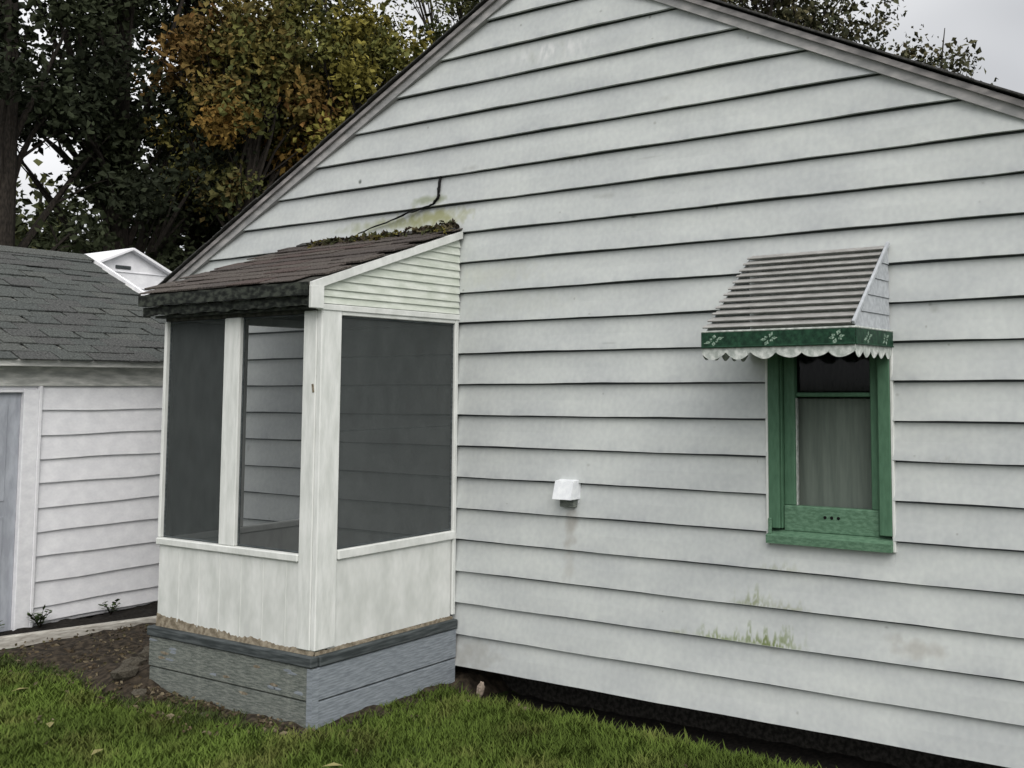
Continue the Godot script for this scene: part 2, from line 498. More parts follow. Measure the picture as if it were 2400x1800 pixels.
func build_house() -> void:
	var o := thing("house", "white house gable clad in wide horizontal siding boards", "house")
	# sheathing
	var st := new_st()
	var zb := -0.14
	var zf := -0.006
	span(st, Vector3(HX0, 0, zb), Vector3(WIN[0], 2.6, zf))
	span(st, Vector3(WIN[1], 0, zb), Vector3(HX1, 2.6, zf))
	span(st, Vector3(WIN[0], 0, zb), Vector3(WIN[1], WIN[2], zf))
	span(st, Vector3(WIN[0], WIN[3], zb), Vector3(WIN[1], 2.6, zf))
	prism(st, [Vector3(HX0, 2.6, zb), Vector3(HX1, 2.6, zb), Vector3(HX1, RA - RK * HX1, zb), Vector3(0.7464, 4.518, zb), Vector3(HX0, LA + RK * HX0, zb)], Vector3(0, 0, zf - zb))
	var wall := obj("gable_wall", st, M.sheathing, o)
	for k in 23:
		var y0 := ROW * k
		var y1 := minf(y0 + ROW - 0.011, 4.512)
		var b := new_st()
		if y0 < WIN[3] and y1 > WIN[2]:
			siding_piece(b, y0, y0, y1, [lx(y0), WIN[0], lx(y1), WIN[0]], true)
			var notched := y0 < WIN[2] or y1 > WIN[3]
			if not notched:
				obj("siding_board", b, M.siding, wall)
				b = new_st()
			siding_piece(b, y0, y0, y1, [WIN[1], rx(y0), WIN[1], rx(y1)], true)
			if y0 < WIN[2]: siding_piece(b, y0, y0, WIN[2], [WIN[0], WIN[1], WIN[0], WIN[1]], true)
			if y1 > WIN[3]: siding_piece(b, y0, WIN[3], y1, [WIN[0], WIN[1], WIN[0], WIN[1]], false)
		else:
			siding_piece(b, y0, y0, y1, [lx(y0), rx(y0), lx(y1), rx(y1)], true)
		obj("siding_board", b, M.siding, wall)
	# the other walls, floor and foundation
	var s2 := new_st()
	span(s2, Vector3(HX0, 0, -8.0), Vector3(HX0 + 0.14, 2.62, zb))
	obj("side_wall", s2, M.white, o)
	s2 = new_st()
	span(s2, Vector3(HX1 - 0.14, 0, -8.0), Vector3(HX1, 2.62, zb))
	obj("side_wall", s2, M.white, o)
	s2 = new_st()
	span(s2, Vector3(HX0, 0, -8.14), Vector3(HX1, 2.6, -8.0))
	prism(s2, [Vector3(HX0, 2.6, -8.14), Vector3(HX1, 2.6, -8.14), Vector3(0.7464, 4.518, -8.14)], Vector3(0, 0, 0.14))
	obj("back_wall", s2, M.white, o)
	s2 = new_st()
	span(s2, Vector3(HX0 + 0.14, 0.0, -8.0), Vector3(HX1 - 0.14, 0.12, zb))
	span(s2, Vector3(HX0 + 0.14, 2.5, -8.0), Vector3(HX1 - 0.14, 2.56, zb))
	span(s2, Vector3(1.2, 0.12, -2.6), Vector3(4.0, 2.5, -2.5))
	obj("room_shell", s2, M.inner, o)
	s2 = new_st()
	span(s2, Vector3(HX0 + 0.06, -0.6, -7.9), Vector3(HX1 - 0.06, -0.002, -0.32))
	obj("foundation", s2, M.foundation, o)
	# roof slabs and the trim along both rakes
	var apex := Vector3(0.7464, 4.52, 0)
	for sg in [-1.0, 1.0]:
		var d := Vector3(sg, -RK, 0).normalized()
		var n := Vector3(sg * RK, 1, 0).normalized()
		var e: Vector3 = apex + d * (4.06 / cos(atan(RK)))
		var rf := new_st()
		prism(rf, [apex + n * 0.02, e + n * 0.02, e + n * 0.08, Vector3(0.7464, (apex + n * 0.08).y + 0.029, 0)], Vector3(0, 0, -8.3))
		var roof := obj("roof", rf, M.roof, o)
		roof.position.z = 0.035
		for L in [[-0.004, 0.048, 0.006, 0.046, M.rake_low], [0.048, 0.078, 0.006, 0.066, M.rake]]:
			var t := new_st()
			var za: float = L[2]; var zc: float = L[3]
			var tip := Vector3(0.7464, 0, za)
			var q := [apex + n * L[0], e + n * L[0], e + n * L[1], apex + n * L[1]]
			q[0] = Vector3(0.7464, 4.52 + L[0] / n.y, 0); q[3] = Vector3(0.7464, 4.52 + L[1] / n.y, 0)
			for i in 4: q[i] = Vector3(q[i].x, q[i].y, za)
			prism(t, q, Vector3(0, 0, zc - za))
			obj("rake_board", t, L[4], o)
		# shingle ends along the rake, overlapping like fish scales
		var run: float = (e - apex).length()
		var cnt := int(run / 0.14)
		for i in cnt:
			var a: Vector3 = apex + d * (i * 0.14 + (0.0 if i > 0 else 0.005)) + n * (0.085)
			var b2: Vector3 = apex + d * (i * 0.14 + 0.19) + n * 0.081
			var sh := new_st()
			var wz := 0.085 + rng.randf_range(-0.008, 0.006)
			bar(sh, a + n * 0.012 + Vector3(0, 0, wz - 0.16), b2 + n * 0.018 + Vector3(0, 0, wz - 0.16), 0.32, 0.011, n, 0.002)
			obj("roof_shingle", sh, M.roof, roof).position.z = -0.035
	# window
	var w := new_st()
	var x0 := 2.300; var x1 := 2.998
	var zt := 0.036
	span(w, Vector3(x0, 1.035, -0.03), Vector3(x0 + 0.066, 2.06, zt))
	span(w, Vector3(x1 - 0.066, 1.035, -0.03), Vector3(x1, 2.06, zt))
	span(w, Vector3(x0 + 0.066, 1.98, -0.03), Vector3(x1 - 0.066, 2.06, zt))
	span(w, Vector3(x0 + 0.066, 1.035, -0.09), Vector3(x0 + 0.076, 1.98, 0.02))
	span(w, Vector3(x1 - 0.076, 1.035, -0.09), Vector3(x1 - 0.066, 1.98, 0.02))
	var win := obj("window", w, M.green, o)
	tag(win, "green painted window with weathered frame and drawn curtain")
	w = new_st()
	prism(w, [Vector3(x0 - 0.004, 0.962, -0.09), Vector3(x0 - 0.004, 0.958, 0.064), Vector3(x0 - 0.004, 1.0, 0.066), Vector3(x0 - 0.004, 1.05, -0.09)], Vector3(x1 - x0 + 0.008, 0, 0))
	obj("sill", w, M.green_sill, win)
	w = new_st()
	span(w, Vector3(x0 + 0.002, 1.004, 0.037), Vector3(x0 + 0.022, 1.09, 0.05))
	obj("corner_block", w, M.green_sill, win)
	# lower rail with three weep holes
	w = new_st()
	span(w, Vector3(x0 + 0.0765, 1.02, -0.05), Vector3(x1 - 0.0765, 1.158, 0.004), 0.006)
	obj("bottom_rail", w, M.green_sill, win)
	for i in 3:
		w = new_st()
		tube(w, [Vector3(2.618 + i * 0.038, 1.105, 0.0), Vector3(2.618 + i * 0.038, 1.105, 0.0062)], [0.009, 0.009], 10)
		obj("weep_hole", w, M.black, win)
	w = new_st()
	span(w, Vector3(x0 + 0.0765, 1.158, -0.05), Vector3(2.442, 1.97, -0.004), 0.005)
	span(w, Vector3(2.876, 1.158, -0.05), Vector3(x1 - 0.0765, 1.97, -0.004), 0.005)
	span(w, Vector3(2.442, 1.742, -0.05), Vector3(2.876, 1.766, -0.022), 0.005)
	obj("sash", w, M.green, win)
	w = new_st()
	span(w, Vector3(2.442, 1.158, -0.05), Vector3(2.445, 1.735, -0.02), 0.001)
	obj("glazing_bead", w, M.white_metal, win)
	for g in [[1.158, 1.735, -0.034], [1.772, 1.97, -0.044]]:
		w = new_st()
		face(w, [Vector3(2.442, g[0], g[2]), Vector3(2.876, g[0], g[2]), Vector3(2.876, g[1], g[2]), Vector3(2.442, g[1], g[2])], Vector3.BACK)
		obj("pane", w, M.glass, win)
	# curtain: two drops, pulled apart towards the lower left
	w = new_st()
	var cols := 60
	for i in cols:
		var xa := 2.36 + 0.60 * i / cols
		var xb := 2.36 + 0.60 * (i + 1) / cols
		var P := func(x: float, y: float) -> Vector3:
			var pull := 0.16 * clampf((1.75 - y) / 0.7, 0.0, 1.0) * clampf(1.0 - (x - 2.36) / 0.35, 0.0, 1.0)
			return Vector3(x + 0.15 * pull + 0.02, y, -0.10 + 0.0025 * sin(x * 62.0 + y) + 0.003 * sin(x * 27.0))
		for j in 4:
			var ya := 1.02 + 0.178 * j
			face(w, [P.call(xa, ya), P.call(xb, ya), P.call(xb, ya + 0.178), P.call(xa, ya + 0.178)], Vector3.BACK)
	obj("curtain", w, M.curtain, win)
	# pale channel round the window where the boards end
	for L in [[Vector3(2.283, 0.945, 0.003), Vector3(2.2995, 2.06, 0.032)], [Vector3(2.9985, 0.955, 0.003), Vector3(3.014, 2.06, 0.032)]]:
		w = new_st()
		span(w, L[0], L[1], 0.003)
		obj("window_trim", w, M.white, o)

# ------------------------------------------------------------------ porch
const PX0 := -1.505
const PX1 := 0.0
const PZ := 1.14
const EZ := 1.245
func roof_y(z: float) -> float: return 2.872 - 0.368 * z

func build_porch() -> void:
	var o := thing("enclosed_porch", "small white screened porch with lean-to roof on a grey board base", "porch", Vector3.ZERO)
	var st: SurfaceTool
	# base boards, front, right and left (a few of them chewed by weather)
	for L in [
		[Vector3(-1.535, -0.145, 1.125), Vector3(0.014, 0.045, 1.158), M.base_front, "base_board"],
		[Vector3(-1.535, 0.052, 1.130), Vector3(0.014, 0.235, 1.165), M.base_front, "base_board"],
		[Vector3(-1.545, 0.24, 1.125), Vector3(0.020, 0.298, 1.178), M.base_trim, "base_trim"],
		[Vector3(-0.012, -0.145, 0.031), Vector3(0.0175, 0.045, 1.124), M.base_side, "base_board"],
		[Vector3(-0.012, 0.052, 0.031), Vector3(0.022, 0.235, 1.129), M.base_side, "base_board"],
		[Vector3(-0.012, 0.24, 0.031), Vector3(0.034, 0.298, 1.124), M.base_trim, "base_trim"],
		[Vector3(-1.535, -0.145, 0.031), Vector3(-1.505, 0.045, 1.124), M.base_front, "base_board"],
		[Vector3(-1.54, 0.052, 0.031), Vector3(-1.505, 0.235, 1.129), M.base_front, "base_board"],
		[Vector3(-1.545, 0.24, 0.031), Vector3(-1.505, 0.298, 1.124), M.base_trim, "base_trim"],
	]:
		st = new_st(); span(st, L[0], L[1], 0.006); obj(L[3], st, L[2], o)
	st = new_st()
	prism(st, [Vector3(0.0142, -0.145, 1.1245), Vector3(0.027, -0.145, 1.1245), Vector3(0.027, -0.145, 1.170), Vector3(-0.02, -0.145, 1.170), Vector3(-0.02, -0.145, 1.1662), Vector3(0.0142, -0.145, 1.1662)], Vector3(0, 0.379, 0))
	obj("base_corner", st, M.base_side, o)
	st = new_st(); span(st, Vector3(-1.504, 0.20, 0.032), Vector3(-0.0125, 0.30, 1.124)); obj("floor", st, M.floor, o)
	# lower panels
	st = new_st(); span(st, Vector3(-1.50, 0.318, 1.112), Vector3(-0.075, 0.807, 1.139), 0.003); obj("lower_panel", st, M.panel, o)
	st = new_st(); span(st, Vector3(-0.027, 0.318, 0.07), Vector3(0.0, 0.811, 1.05), 0.003); obj("lower_panel", st, M.panel, o)
	st = new_st(); span(st, Vector3(-1.505, 0.318, 0.07), Vector3(-1.478, 0.807, 1.11), 0.003); obj("lower_panel", st, M.panel, o)
	# vertical battens pressed into the front panel
	for i in 6:
		st = new_st()
		var x := -1.29 + 0.205 * i
		span(st, Vector3(x, 0.33, 1.1375), Vector3(x + 0.010, 0.806, 1.1415), 0.0015)
		obj("panel_bead", st, M.panel, o)
	# rotted, ragged foot of the panels
	for L in [[-1.50, 0.0, 0], [0.05, 1.14, 1]]:
		st = new_st()
		var n := 90
		var pr := []
		for i in n + 1:
			var t := float(i) / n
			var q: float = lerpf(L[0], L[1], t)
			var hgt := 0.016 + 0.016 * absf(sin(q * 9.0)) * absf(sin(q * 3.7 + 1.0)) + rng.randf() * 0.014
			if L[2] == 0: hgt += 0.06 * clampf(-q - 0.75, 0.0, 1.0)
			else: hgt *= 0.55
			var outz := 1.1402
			var cur: Array
			if L[2] == 0: cur = [Vector3(q, 0.299, outz + 0.006), Vector3(q, 0.299 + hgt, outz), Vector3(q, 0.303 + hgt, 1.1385)]
			else: cur = [Vector3(outz - 1.136, 0.299, q), Vector3(outz - 1.138, 0.299 + hgt, q), Vector3(-0.002, 0.303 + hgt, q)]
			if i > 0:
				var od := Vector3.BACK if L[2] == 0 else Vector3.RIGHT
				face(st, [pr[0], cur[0], cur[1], pr[1]], od)
				face(st, [pr[1], cur[1], cur[2], pr[2]], Vector3.UP)
			pr = cur
		obj("rotted_foot", st, M.rot, o)
	# pale scabs of old paint left on the base boards
	for i in 16:
		st = new_st()
		var c := Vector3(rng.randf_range(-1.5, -0.05), rng.randf_range(-0.02, 0.22), 0.0)
		if c.y > 0.03 and c.y < 0.07: c.y = 0.09
		c.z = 1.1655 if c.y > 0.05 else 1.1585
		var pl := []
		for k in 7:
			var an := TAU * k / 7.0
			var rr := rng.randf_range(0.5, 1.2)
			pl.append(c + Vector3(cos(an) * 0.045 * rr, sin(an) * 0.011 * rr, 0))
		prism(st, pl, Vector3(0, 0, 0.0012))
		obj("paint_scab", st, M.rot if i % 3 == 0 else M.base_side, o)
	# sills
	st = new_st(); span(st, Vector3(-1.515, 0.808, 1.105), Vector3(-0.145, 0.852, 1.158), 0.006); obj("sill", st, M.white, o)
	st = new_st(); span(st, Vector3(-0.04, 0.812, 0.052), Vector3(0.020, 0.868, 1.0), 0.006); obj("sill", st, M.white, o)
	st = new_st(); span(st, Vector3(-1.515, 0.808, 0.052), Vector3(-1.465, 0.852, 1.104), 0.006); obj("sill", st, M.white, o)
	# posts
	for L in [
		[Vector3(-0.145, 0.325, 1.108), Vector3(-0.0315, 2.25, 1.150)],
		[Vector3(-0.031, 0.325, 1.001), Vector3(0.009, 2.285, 1.146)],
		[Vector3(-0.030, 0.325, 0.031), Vector3(0.009, 2.285, 0.062)],
		[Vector3(-0.888, 0.853, 1.10), Vector3(-0.737, 2.235, 1.147)],
		[Vector3(-1.515, 0.853, 1.10), Vector3(-1.488, 2.235, 1.147)],
		[Vector3(-1.512, 0.853, 0.55), Vector3(-1.475, 2.24, 0.62)],
		[Vector3(-1.512, 0.853, 0.031), Vector3(-1.475, 2.24, 0.062)],
	]:
		st = new_st(); span(st, L[0], L[1], 0.005); obj("post", st, M.white_grain, o)
	# chipped knot on the corner post
	st = new_st(); box(st, Vector3(-0.05, 1.80, 1.151), Vector3(0.016, 0.05, 0.004), Basis(Vector3.BACK, 0.2), 0.001); obj("paint_chip", st, M.rot, o)
	# screens
	for L in [[Vector3(-1.488, 0.852, 1.118), Vector3(-0.888, 0.852, 1.118), 2.235], [Vector3(-0.737, 0.852, 1.118), Vector3(-0.145, 0.852, 1.118), 2.235],
		[Vector3(-0.014, 0.868, 0.062), Vector3(-0.014, 0.868, 1.001), 2.225]]:
		st = new_st()
		var a: Vector3 = L[0]; var b: Vector3 = L[1]
		var out := Vector3.BACK if a.z == b.z else Vector3.RIGHT
		face(st, [a, b, Vector3(b.x, L[2], b.z), Vector3(a.x, L[2], a.z)], out)
		var s := obj("screen", st, M.screen if a.x > -0.8 and out == Vector3.BACK else M.screen_dense, o)
		# aluminium spline frame
		var f := new_st()
		var dirv := (b - a).normalized()
		var t := 0.012
		bar(f, a + Vector3(0, t * 0.5, 0), b + Vector3(0, t * 0.5, 0), 0.012, t)
		bar(f, Vector3(a.x, L[2] - t * 0.5, a.z), Vector3(b.x, L[2] - t * 0.5, b.z), 0.012, t)
		bar(f, a + dirv * t * 0.5 + Vector3(0, t, 0), Vector3(a.x, L[2] - t, a.z) + dirv * t * 0.5, 0.012, t, out)
		bar(f, b - dirv * t * 0.5 + Vector3(0, t, 0), Vector3(b.x, L[2] - t, b.z) - dirv * t * 0.5, 0.012, t, out)
		obj("screen_frame", f, M.base_trim, s)
	st = new_st(); bar(st, Vector3(-0.018, 1.55, 0.062), Vector3(-0.018, 1.55, 1.0), 0.006, 0.006); obj("screen_bar", st, M.base_side, o)
	# dark plank door in the far side of the porch
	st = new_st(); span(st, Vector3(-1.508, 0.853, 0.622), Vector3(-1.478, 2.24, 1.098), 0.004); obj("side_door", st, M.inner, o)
	# header and gable ends
	st = new_st(); span(st, Vector3(-0.036, 2.226, 0.062), Vector3(0.006, 2.288, 1.0), 0.004); obj("header", st, M.white, o)
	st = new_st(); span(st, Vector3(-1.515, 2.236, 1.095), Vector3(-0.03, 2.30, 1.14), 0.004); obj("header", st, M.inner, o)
	st = new_st(); span(st, Vector3(-1.515, 2.241, 0.031), Vector3(-1.475, 2.30, 1.09), 0.004); obj("header", st, M.white, o)
	for side in [[0.0, 1.0], [-1.51, -1.0]]:
		var y := 2.289
		var k := 0
		while y < 2.80:
			var hh := 0.052 if k > 1 else 0.042
			var yb := y + hh
			var za := minf(1.19, (2.832 - y) / 0.368)
			var zc := minf(1.19, (2.832 - yb) / 0.368)
			if zc < 0.05: break
			st = new_st()
			var X: float = side[0]; var S: float = side[1]
			var lipx := X + S * 0.013
			var topx := X + S * 0.002
			var bk := X - S * 0.012
			var A := [Vector3(bk, y, 0.031), Vector3(lipx, y, 0.031), Vector3(topx, yb, 0.031), Vector3(bk, yb, 0.031)]
			var B := [Vector3(bk, y, za), Vector3(lipx, y, za), Vector3(topx, yb, zc), Vector3(bk, yb, zc)]
			face(st, A, Vector3.FORWARD); face(st, B, Vector3.BACK)
			face(st, [A[1], B[1], B[2], A[2]], Vector3(S, 0, 0))
			face(st, [A[0], B[0], B[1], A[1]], Vector3.DOWN)
			face(st, [A[2], B[2], B[3], A[3]], Vector3.UP)
			face(st, [A[3], B[3], B[0], A[0]], Vector3(-S, 0, 0))
			obj("clapboard", st, M.clap if S > 0.0 else M.white, o)
			y = yb
			k += 1
	# plates just under the clapboards (two flat courses)
	for L in [[2.25, 2.285, 0.017]]:
		st = new_st(); span(st, Vector3(0.0062, L[0], 0.031), Vector3(L[2], L[1], 1.19), 0.003); obj("gable_trim", st, M.white, o)
	# rake trims
	for X in [[0.012, 0.034], [-1.60, -1.575]]:
		st = new_st()
		var q := []
		for zz in [0.031, EZ - 0.005]: q.append(Vector3(X[0], roof_y(zz) - 0.062, zz))
		q.append(Vector3(X[0], roof_y(EZ - 0.005) - 0.012, EZ - 0.005)); q.append(Vector3(X[0], roof_y(0.031) - 0.012, 0.031))
		prism(st, q, Vector3(X[1] - X[0], 0, 0))
		obj("rake_trim", st, M.white, o)
	st = new_st(); span(st, Vector3(0.010, 2.255, 1.155), Vector3(0.035, 2.385, EZ - 0.002), 0.003); obj("rake_return", st, M.white, o)
	# deck, rafters and fascia
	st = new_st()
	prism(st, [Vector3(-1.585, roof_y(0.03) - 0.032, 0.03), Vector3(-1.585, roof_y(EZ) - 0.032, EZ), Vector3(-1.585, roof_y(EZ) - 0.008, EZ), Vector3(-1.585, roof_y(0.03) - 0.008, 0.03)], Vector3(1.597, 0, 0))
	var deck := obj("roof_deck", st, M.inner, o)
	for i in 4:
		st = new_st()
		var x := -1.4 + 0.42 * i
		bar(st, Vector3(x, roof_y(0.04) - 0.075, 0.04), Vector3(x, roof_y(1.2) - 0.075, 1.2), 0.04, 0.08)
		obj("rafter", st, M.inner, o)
	# upper and lower fascia: black with mould, lower one set back and broken
	st = new_st()
	var n2 := 26
	for F in [[2.328, 2.402, 1.2455, 1.270, 0.004, "fascia"], [2.272, 2.326, 1.205, 1.236, 0.007, "fascia"]]:
		st = new_st()
		var pv := []
		for i in n2 + 1:
			var x := lerpf(-1.612 if F[4] < 0.01 else -1.575, 0.008, float(i) / n2)
			var lo: float = F[0] + (rng.randf() - 0.5) * F[4] * 2.0
			var hi: float = F[1] - rng.randf() * 0.002
			var zf: float = F[3] + (rng.randf() - 0.5) * 0.004
			var cur := [Vector3(x, lo, zf), Vector3(x, hi, zf + 0.002), Vector3(x, hi, F[2]), Vector3(x, lo, F[2])]
			if i > 0:
				for e in 4:
					var j := (e + 1) % 4
					face(st, [pv[e], cur[e], cur[j], pv[j]], [Vector3.BACK, Vector3.UP, Vector3.FORWARD, Vector3.DOWN][e])
			else: face(st, cur, Vector3.LEFT)
			pv = cur
		face(st, pv, Vector3.RIGHT)
		obj(F[5], st, M.fascia, o)
	st = new_st(); span(st, Vector3(-1.53, 2.255, 1.142), Vector3(0.008, 2.271, 1.204), 0.002); obj("soffit", st, M.fascia, o)
	# shingles
	var meshes := []
	for k in 8:
		st = new_st()
		var wv := rng.randf_range(0.285, 0.303)
		box(st, Vector3.ZERO, Vector3(wv, 0.008 + 0.003 * (k % 3), 0.20), Basis.IDENTITY, 0.0025)
		meshes.append(finish(st, M.porch_shingle[k % 4]))
	var sl := atan(0.368)
	var len := (EZ + 0.03) / cos(sl)
	var courses := 10
	var ex := len / courses
	for c in courses:
		var from_low := (c + 0.5) * ex
		for i in 7:
			var xx := -1.615 + (i + (0.0 if c % 2 == 0 else -0.5)) * 0.305 + 0.15
			if xx < -1.63 or xx > -0.05 + 0.1: continue
			var dd := len - c * ex - 0.10
			var zz := dd * cos(sl)
			var ms := put("shingle", meshes[rng.randi() % 8], deck)
			ms.position = Vector3(minf(xx, -0.118) + rng.randf_range(-0.003, 0.003), roof_y(zz) + 0.004 + rng.randf_range(0, 0.004), zz + rng.randf_range(-0.006, 0.006))
			ms.rotation = Vector3(sl - 0.05 + rng.randf_range(-0.015, 0.015), rng.randf_range(-0.012, 0.012), 0)
	st = new_st()
	bar(st, Vector3(-1.60, 2.876, 0.052), Vector3(0.0, 2.872, 0.052), 0.07, 0.01, Vector3(0, 1, 0.45))
	obj("flashing", st, M.roof, o)
	# leaves and moss caught between roof and wall
	var mm := MultiMesh.new()
	mm.transform_format = MultiMesh.TRANSFORM_3D
	mm.use_colors = true
	mm.mesh = leaf_cluster(77, 9, 0.03, 0.035)
	mm.instance_count = 130
	for i in 130:
		var t := pow(rng.randf(), 1.3)
		var x := lerpf(0.0, -1.45, t)
		var hh := (0.06 if x > -0.55 else 0.02) * rng.randf()
		var zz := 0.05 + absf(rng.randfn()) * 0.05
		mm.set_instance_transform(i, Transform3D(Basis.from_euler(Vector3(rng.randf() * 6.0, rng.randf() * 6.0, 0)), Vector3(x, roof_y(zz) + 0.012 + hh * clampf(1.0 - zz * 5.0, 0.1, 1.0), zz)))
		var c: Color = [Color(0.16, 0.14, 0.04), Color(0.10, 0.085, 0.05), Color(0.07, 0.075, 0.035), Color(0.05, 0.04, 0.03)][rng.randi() % 4]
		if x < -0.7: c = c.darkened(0.4)
		mm.set_instance_color(i, c)
	var mi := MultiMeshInstance3D.new()
	mi.multimesh = mm
	mi.name = "leaf_litter"
	add_child(mi)
	tag(mi, "yellowed leaves and moss heaped where porch roof meets the wall", "leaf litter", "", "stuff")

# ------------------------------------------------------------------ awning
func build_awning() -> void:
	var o := thing("awning", "metal slat awning with green scalloped valance over the green window", "awning", Vector3(2.6, 2.0, 0.03))
	var off := -o.position
	var ax0 := 2.185; var ax1 := 3.015
	var top := Vector3(0, 2.525, 0.032); var low := Vector3(0, 2.085, 0.53)
	var n := 12
	var st: SurfaceTool
	for i in n:
		var f0 := float(i) / n
		var a := top.lerp(low, f0)
		var b := top.lerp(low, float(i + 1) / n)
		st = new_st()
		# each louver: a flat pan with a raised, rolled lower edge
		var dirv := (b - a).normalized()
		var nn := Vector3(0, -dirv.z, dirv.y) * -1.0
		if nn.y < 0: nn = -nn
		var prof := [a + nn * 0.002, a.lerp(b, 0.58) + nn * 0.004, a.lerp(b, 0.70) + nn * 0.020, b + nn * 0.022, b + nn * 0.016, a.lerp(b, 0.72) + nn * 0.013, a.lerp(b, 0.60) - nn * 0.002, a - nn * 0.003]
		var q := []
		var sk := 0.006 * sin(i * 2.3)
		for v in prof: q.append(v + Vector3(ax0 + 0.002 * (n - i) + 0.004 * sin(i * 5.1), sk * 0.15, 0) + off)
		var d := Vector3(ax1 - 0.018 - ax0 - 0.002 * (n - i), 0, 0)
		# extrude (profile is not convex: strips one by one)
		for k in prof.size():
			var j := (k + 1) % prof.size()
			var mid: Vector3 = (q[k] + q[j]) * 0.5
			var cen: Vector3 = (q[0] + q[4]) * 0.5
			var e: Vector3 = q[j] - q[k]
			var out := Vector3(0, -e.z, e.y)
			if k < 4 and out.dot(nn) < 0.0 and k != 3: out = -out
			if k >= 4 and out.dot(nn) > 0.0: out = -out
			face(st, [q[k], q[j], q[j] + d, q[k] + d], out)
		for eX in [0, 1]:
			var s: Vector3 = d * eX
			var ov := Vector3.LEFT if eX == 0 else Vector3.RIGHT
			face(st, [q[0] + s, q[1] + s, q[6] + s, q[7] + s], ov)
			face(st, [q[1] + s, q[2] + s, q[5] + s, q[6] + s], ov)
			face(st, [q[2] + s, q[3] + s, q[4] + s, q[5] + s], ov)
		obj("slat", st, M.slat, o)
	# sides: stacked boards inside the triangle, with a raking edge strip
	for side in [[ax1 - 0.008, 1.0], [ax0 + 0.002, -1.0]]:
		for k in 5:
			var ya := 2.075 + 0.088 * k
			var yb := ya + 0.086
			var za := clampf((2.515 - ya) / 0.44 * 0.498 + 0.025, 0.03, 0.52)
			var zb := clampf((2.515 - yb) / 0.44 * 0.498 + 0.025, 0.031, 0.52)
			st = new_st()
			var X: float = side[0]
			var q := [Vector3(X, ya, 0.03), Vector3(X, ya, za), Vector3(X, yb, zb), Vector3(X, yb, 0.03)]
			for i in 4: q[i] += off
			q[2] = q[2] - Vector3(side[1] * 0.006, 0, 0); q[3] = q[3] - Vector3(side[1] * 0.006, 0, 0)
			prism(st, q, Vector3(-side[1] * 0.004, 0, 0))
			obj("side_panel", st, M.slat_side, o)
		st = new_st()
		if side[1] < 0.0: continue
		bar(st, top + off + Vector3(side[0], 0.014, 0.004), low + off + Vector3(side[0], 0.014, 0.004), 0.016, 0.022, Vector3.UP)
		obj("side_edge", st, M.slat_side, o)
	# valance: green band with faded white blossoms, scalloped skirt below
	var specs := [[Vector3(ax0 - 0.01, 0, 0.536), Vector3(ax1 + 0.002, 0, 0.536), Vector3.BACK, 6, 0.17], [Vector3(ax1 + 0.004, 0, 0.532), Vector3(ax1 + 0.004, 0, 0.03), Vector3.RIGHT, 5, 0.5], [Vector3(ax0 - 0.012, 0, 0.532), Vector3(ax0 - 0.012, 0, 0.03), Vector3.LEFT, 5, 0.5]]
	for s in specs:
		var a: Vector3 = s[0] + off; var b: Vector3 = s[1] + off
		var out: Vector3 = s[2]
		var dv := (b - a).normalized()
		st = new_st()
		bar(st, a + Vector3(0, 2.037, 0), b + Vector3(0, 2.037, 0), 0.006, 0.078, Vector3.UP, 0.002)
		var vl := obj("valance", st, M.green_dark, o)
		st = new_st()
		bar(st, a + Vector3(0, 2.080, 0) - out * 0.002, b + Vector3(0, 2.080, 0) - out * 0.002, 0.014, 0.010, Vector3.UP, 0.003)
		obj("valance_rim", st, M.white_metal, vl)
		st = new_st()
		bar(st, a + Vector3(0, 2.0, 0) + out * 0.002, b + Vector3(0, 2.0, 0) + out * 0.002, 0.012, 0.008, Vector3.UP, 0.003)
		obj("valance_rim", st, M.green_dark, vl)
		# skirt
		st = new_st()
		var L := (b - a).length()
		var nn: int = s[3]
		var seg := nn * 10
		var pv := []
		for i in seg + 1:
			var t := float(i) / seg
			var ph := fposmod(t * nn, 1.0)
			var dp := 0.030 + 0.030 * pow(absf(sin(ph * PI)), 0.8) + 0.004 * sin(t * 31.0)
			var p := a + (b - a) * t - out * 0.004
			var cur := [Vector3(p.x, 1.998 + off.y, p.z), Vector3(p.x, 1.998 - dp + off.y, p.z)]
			if i > 0:
				face(st, [pv[0], cur[0], cur[1], pv[1]], out)
				face(st, [pv[0] - out * 0.002, cur[0] - out * 0.002, cur[1] - out * 0.002, pv[1] - out * 0.002], -out)
				face(st, [pv[1], cur[1], cur[1] - out * 0.002, pv[1] - out * 0.002], Vector3.DOWN)
			pv = cur
		obj("scalloped_skirt", st, M.white_metal, o)
		# blossoms: five thin petals each
		var flowers := [0.09, 0.46, 0.89] if out == Vector3.BACK else [0.3, 0.78]
		for fl: float in flowers:
			st = new_st()
			var c: Vector3 = a.lerp(b, fl) + Vector3(0, 2.035, 0) + out * 0.0036
			for k in 6:
				var an := TAU * k / 6.0 + fl * 5.0
				var pd := dv * cos(an) * 1.5 + Vector3.UP * sin(an) * 0.8
				var sd := dv * -sin(an) * 0.8 + Vector3.UP * cos(an) * 0.55
				var l := 0.034 + 0.014 * sin(k * 2.1 + fl * 9.0)
				face(st, [c + pd * 0.008, c + pd * l * 0.6 + sd * 0.016, c + pd * l, c + pd * l * 0.6 - sd * 0.013], out)
			obj("blossom", st, M.blossom, vl)

